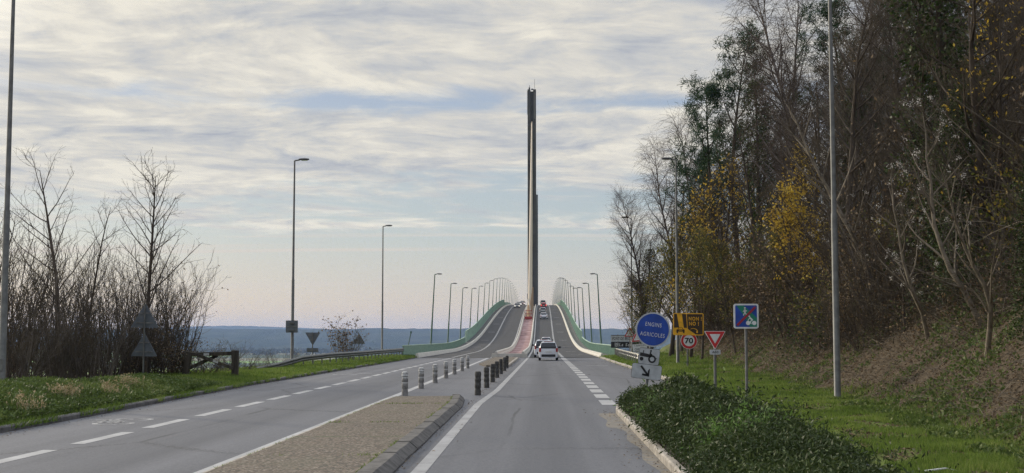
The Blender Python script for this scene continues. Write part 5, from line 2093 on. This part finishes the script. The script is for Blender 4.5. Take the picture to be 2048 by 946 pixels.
a1, a2 = Acc(), Acc()
v, q, P1 = undergrowth(20000, 6, 20, 112, 1.7, 16, (.8, 3.2), .9, 1.6, (.006, .014), None, 1)
a1.add(v, q)
v, q, P2 = undergrowth(6500, 6, 22, 112, 2.8, 20, (2.5, 8.0), 2.4, .2, (.008, .03), None, 2)
a1.add(v, q)
tag(link('undergrowth', a1.mesh('undergrowth', M['twig'])), kind='stuff')
v, q, P3 = undergrowth(1700, 6, 20, 110, 1.8, 13, (1.2, 4.5), .9, 1.0, (.007, .022), None, 3)
a2.add(v, q)
v, q, P4 = undergrowth(3200, 5, 19, 108, .5, 5.5, (.35, 1.5), .7, 1.4, (.005, .011), None, 4)
a2.add(v, q)
tag(link('undergrowth', a2.mesh('undergrowth', M['bark_pale'])), kind='stuff')
a3 = Acc()
v, q, P5 = undergrowth(5200, 5, 20, 108, 1.1, 6.5, (.4, 1.9), .9, 1.2, (.005, .011), None, 6)
a3.add(v, q)
tag(link('undergrowth', a3.mesh('undergrowth', M['twig'])), kind='stuff')
c = np.concatenate([P5[::2, 2], P5[::2, 4]])
c = np.repeat(c, 2, 0) + RC_.normal(0, .12, (len(c) * 2, 3))
al = Acc()
al.add(*leaves(RC_, c, .065, 1.3, hang=.4))
tag(link('withered_leaves', al.mesh('withered_leaves', M['l_brown'])), kind='stuff')
# ivy and bramble leaves over the bank
c = np.concatenate([P1[:, 2], P1[:, 3], P1[:, 4], P2[::2, 3]])
c = c[(vnoise(c[:, 0] * 1.3, c[:, 1], 4.0, 44) + .3 * RC_.random(len(c))) > .93]
c = np.repeat(c, 4, 0) + RC_.normal(0, .16, (len(c) * 4, 3))
al = Acc()
al.add(*leaves(RC_, c, .085, 1.2, hang=.3))
tag(link('bramble_leaves', al.mesh('bramble_leaves', M['l_ivy'])), kind='stuff')
c = np.concatenate([P2[:, 4], P2[:, 5], P1[::3, 5], P3[:, 4]])
c = c[RC_.random(len(c)) < .30]
c = np.repeat(c, 4, 0) + RC_.normal(0, .2, (len(c) * 4, 3))
al = Acc()
al.add(*leaves(RC_, c, .07, 1.4, hang=.5))
tag(link('withered_leaves', al.mesh('withered_leaves', M['l_brown'])), kind='stuff')
# small weeds on the bank
n = 34000
y = 16 * (90 / 16) ** RC_.random(n)
x = np.interp(y, TOE_Y, TOE_X) - .8 + 6.5 * RC_.random(n) ** 1.3
p = keep(np.stack([x, y, gz(x, y) + .02], 1), 1.6, .82, 101)
p = np.repeat(p, 3, 0) + RC_.normal(0, .05, (len(p) * 3, 3)) * np.array([1, 1, .3])
al = Acc()
al.add(*leaves(RC_, p, .06, 1.3, dirs=np.array([0, 0, .7])))
tag(link('weeds', al.mesh('weeds', M['l_cover'])), kind='stuff')


# evergreen shrub mass in the kerbed bed
def mound(x, y, lumps):
    z = np.zeros_like(x)
    for (cx, cy, rx, ry, h) in lumps:
        r2 = ((x - cx) / rx) ** 2 + ((y - cy) / ry) ** 2
        z = np.maximum(z, h * np.sqrt(np.clip(1 - r2, 0, 1)))
    return z


def low_shrub(name, label, cat, lumps, n, size, mat, seed, elong=2.6, sprays=.22, stems=True, base=.12, stray=.06):
    rng = np.random.default_rng(seed)
    cx, cy = np.mean([l_[0] for l_ in lumps]), np.mean([l_[1] for l_ in lumps])
    t = thing(name, label, cat, (cx, cy, base))
    X, Y = [], []
    area = np.array([l_[2] * l_[3] for l_ in lumps])
    k_ = rng.choice(len(lumps), n, p=area / area.sum())
    L = np.array(lumps)[k_]
    r = np.sqrt(rng.random(n))
    a = rng.random(n) * 6.283
    x, y = L[:, 0] + L[:, 2] * r * np.cos(a), L[:, 1] + L[:, 3] * r * np.sin(a)
    zt = mound(x, y, lumps)
    bump = .50 + .80 * vnoise(x, y, .6, seed)
    z = zt * bump * (1 - .55 * rng.random(n) ** 2.2)
    # spray stems: leaves lie in rows along short shoots
    m = 7
    az = rng.random(n) * 6.283
    out = np.stack([(x - L[:, 0]) / L[:, 2], (y - L[:, 1]) / L[:, 3], np.full(n, .55)], 1)
    d = norm(norm(out) * .9 + np.stack([np.cos(az), np.sin(az), .3 * np.ones(n)], 1) * .8)
    P0 = np.stack([x - cx, y - cy, z], 1)
    shoot = sprays * (.5 + rng.random(n)) * (1 + 1.3 * (rng.random(n) < stray))
    s = np.linspace(0, 1, m)
    c = (P0[:, None] + d[:, None] * (shoot[:, None] * s[None])[:, :, None]).reshape(-1, 3)
    c = c + rng.normal(0, .008, c.shape)
    side = np.tile(np.where(np.arange(m) % 2, 1.0, -1.0), n)[:, None]
    w = norm(np.cross(np.repeat(d, m, 0), rng.standard_normal((n, 3)).repeat(m, 0)))
    A = Acc()
    vv, qq, _ = leaves(rng, c, size, elong, dirs=(np.repeat(d, m, 0) * .6 + side * w) * 1.6, spread=.35)
    tone = np.clip(.55 * vnoise(x, y, .8, seed + 3) + .55 * rng.random(n) - .12, 0, 1)
    tint = np.clip(np.repeat(tone, m) * .75 + .3 * np.tile(s, n) * rng.random(n * m), 0, 1)
    A.add(vv, qq, np.repeat(tint, 4))
    link('foliage', A.mesh('foliage', mat), t)
    if stems:
        ns = 500
        i = rng.integers(0, n, ns)
        P = np.empty((ns, 4, 3))
        P[:, 3] = P0[i]
        b = P0[i].copy()
        b[:, 2] = -.05
        b[:, :2] = b[:, :2] * .85
        P[:, 0] = b
        P[:, 1] = b + (P[:, 3] - b) * .35 + rng.normal(0, .05, (ns, 3))
        P[:, 2] = b + (P[:, 3] - b) * .7 + rng.normal(0, .05, (ns, 3))
        B = Acc()
        B.add(*tubes(P, np.tile(np.array([.012, .010, .007, .004]), (ns, 1)), 3))
        link('stems', B.mesh('stems', M['twig']), t)
    return t


low_shrub('evergreen_shrub', 'taller dark evergreen shrub at the foot of the blue round sign', 'shrub',
          [(2.72, 30.8, .76, 2.4, .36), (3.05, 27.6, 1.05, 2.0, .62), (2.72, 29.2, .76, 2.0, .42), (3.25, 30.2, .85, 1.8, .40), (2.7, 25.6, .70, 1.6, .56)], 10500, .032, M['l_shrub'], 51, sprays=.17, stray=0.0)
low_shrub('evergreen_shrub', 'dark low shrub in the middle of the kerbed bed, dipping between the other two', 'shrub',
          [(2.7, 23.0, .8, 2.3, .50), (3.2, 23.8, .9, 2.2, .50), (2.55, 20.8, .7, 1.8, .42), (3.1, 20.6, .95, 2.0, .40)], 10500, .030, M['l_shrub'], 52)
low_shrub('evergreen_shrub', 'low spreading shrub with flat sprays along the bottom edge of the photo', 'shrub',
          [(2.75, 18.0, .85, 2.0, .36), (3.1, 16.4, .8, 1.6, .30), (2.5, 15.0, .65, 2.0, .34), (2.7, 12.8, .9, 2.0, .3), (3.45, 18.4, .6, 1.6, .28)], 12500, .024, M['l_shrub'], 53)
for (x, y, r_, h, lab, sd_) in ((2.38, 17.0, .26, .42, 'bright green tuft growing at the kerb below the dark shrubs', 61), (2.85, 17.6, .34, .55, 'bright green young sprays standing out of the low spreading shrub', 62),
                                (2.2, 24.6, .22, .45, 'small bright green sprig at the kerb beside the middle shrub', 63)):
    low_shrub('green_plant', lab, 'plant', [(x, y, r_, r_ * 1.3, h)], 130, .026, M['l_bright'], sd_, 3.2, .26, False)
# yellow-green shoots at the foot of the blue sign
low_shrub('green_plant', 'yellow-green shoots at the foot of the blue sign post', 'plant', [(2.75, 30.6, .4, .5, .36)], 160, .034, M['l_bright'], 64, 1.6, .16, False)

# low ground cover with dry seed heads on the left
def cover_left():
    rng = np.random.default_rng(9)
    n = 20000
    y = 21 + 25 * rng.random(n) ** .9
    u = .25 + 3.6 * rng.random(n)
    u = np.where(y > 40, u * .7 + .3, u)
    x = edge_l(y) - u
    h = .26 * np.sin(np.clip(u / 2.4, 0, 1) * 1.57) * (.55 + .7 * vnoise(x, y, 1.4, 6)) * np.clip((46 - y) / 4, .1, 1)
    z = gz(x, y) + h * (1 - .5 * rng.random(n) ** 2)
    m = 6
    az = rng.random(n) * 6.283
    d = norm(np.stack([np.cos(az), np.sin(az), 1.0 * np.ones(n)], 1))
    s = np.linspace(0, 1, m)
    c = (np.stack([x, y, z], 1)[:, None] + d[:, None] * (.22 * s)[None, :, None]).reshape(-1, 3)
    vv, qq, _ = leaves(rng, c, .042, 2.0, dirs=np.repeat(d, m, 0) * .5, spread=.8)
    tone = np.clip(.7 * vnoise(x, y, 1.2, 8) + .5 * rng.random(n) - .1, 0, 1)
    A = Acc()
    A.add(vv, qq, np.repeat(np.repeat(tone, m), 4))
    tag(link('ground_cover_plants', A.mesh('ground_cover_plants', M['l_cover'])), kind='stuff')
    # dry plumes
    for (px, py, nn, lab) in ((-11.05, 23.6, 60, 'dry straw-coloured grass tuft near the left edge of the photo'), (-10.95, 27.6, 60, 'dry straw-coloured grass tuft on the kerb above the bicycle marking'),
                              (-11.6, 31.5, 130, 'tall dry straw-coloured grass clump amid the green ground cover'), (-12.0, 37.5, 130, 'pale plumed dry grass clump in front of the triangular sign backs'), (-11.5, 34.4, 80, 'dry straw-coloured grass between the two larger dry clumps')):
        t = thing('dry_grass', lab, 'grass clump', (px, py, gh(px, py)))
        k_ = nn
        b = rng.normal(0, .16, (k_, 3)) * np.array([1, 1.3, 0])
        hh = (.22 + .33 * rng.random(k_))[:, None]
        dd = norm(np.stack([rng.normal(0, .35, k_), rng.normal(0, .35, k_), np.ones(k_)], 1))
        w = norm(np.cross(dd, rng.standard_normal((k_, 3)))) * .006
        v = np.stack([b - w, b + w, b + dd * hh + w * .5, b + dd * hh - w * .5], 1).reshape(-1, 3)
        A = Acc()
        A.add(v, np.arange(k_ * 4).reshape(-1, 4), np.repeat(rng.random(k_), 4))
        link('stalks', A.mesh('stalks', M['straw']), t)
        tip = np.repeat((b + dd * hh)[::2], 7, 0)
        tip = tip + rng.normal(0, .035, tip.shape)
        A = Acc()
        A.add(*leaves(rng, tip, .03, 2.0, dirs=np.array([0, 0, .8])))
        link('plumes', A.mesh('plumes', M['straw']), t)


cover_left()

# leaves blown into the gutters
n = 2600
yy = 6 * (100 / 6) ** RC_.random(n)
w_ = RC_.exponential(.16, n)
which = RC_.random(n)
xx = np.where(which < .35, edge_l(yy) + .08 + w_, np.where(which < .6, -2.0 + w_ * .6, np.where(yy < 33, 1.72 - w_, 5.25 - w_)))
a = RC_.random(n) * 6.283
sz = (.03 + yy * .0007)[:, None]
d = np.stack([np.cos(a), np.sin(a), RC_.normal(.1, .2, n)], 1) * sz
e = np.stack([-np.sin(a), np.cos(a), RC_.normal(0, .2, n)], 1) * sz * .6
p = np.stack([xx, yy, np.full(n, .014)], 1)
v = np.stack([p - d * .5, p + e * .5, p + d * .5, p - e * .5], 1).reshape(-1, 3)
v[:, 2] = np.maximum(v[:, 2], .006)
tag(link('fallen_leaves', np_mesh('fallen_leaves', v, np.arange(n * 4).reshape(-1, 4), M['l_brown'], np.repeat(RC_.random(n), 4))), kind='stuff')

# woods and hedges on the valley floor: far-off masses
def valley_woods():
    rng = np.random.default_rng(3)
    A = Acc()
    for i in range(46):
        y = rng.uniform(900, 4700)
        x = rng.uniform(-.30, .32) * y
        L = rng.uniform(60, 420) * (y / 2500)
        n = int(L / 9) + 3
        for q in range(n):
            cx, cy = x + rng.uniform(-L / 2, L / 2), y + rng.normal(0, 14)
            r_ = rng.uniform(6, 11)
            m = 40
            az, el = rng.random(m) * 6.283, rng.random(m) * 1.5
            c = np.stack([cx + r_ * np.cos(az) * np.cos(el), cy + r_ * np.sin(az) * np.cos(el), -50 + r_ * 1.4 * np.sin(el)], 1)
            A.add(*leaves(rng, c, r_ * .5, 1.0))
    tag(link('woods', A.mesh('woods', leaf_mat('valley_trees', (.012, .02, .01), (.03, .045, .02), (.06, .05, .03), .1))), kind='stuff')


valley_woods()
# white litter by the path and a fallen dark stick on the grass
t = thing('roadside_debris', 'bent white strip of litter lying on the grass at the bottom right', 'litter', (5.05, 16.6, gh(5.05, 16.6) + .02))
MB().add([(-.20, 0, .02), (.08, .05, .05), (.08, .12, .045), (-.20, .06, .02), (-.20, 0, .035), (.08, .05, .065), (.08, .12, .06), (-.20, .06, .035)],
         [(0, 1, 2, 3), (4, 7, 6, 5), (0, 4, 5, 1), (1, 5, 6, 2), (2, 6, 7, 3), (3, 7, 4, 0)]).add(
    [(.08, .05, .05), (.24, .02, .01), (.24, .09, .01), (.08, .12, .045), (.08, .05, .065), (.24, .02, .025), (.24, .09, .025), (.08, .12, .06)],
    [(0, 1, 2, 3), (4, 7, 6, 5), (0, 4, 5, 1), (1, 5, 6, 2), (2, 6, 7, 3), (3, 7, 4, 0)]).build('strip', M['white'], t)
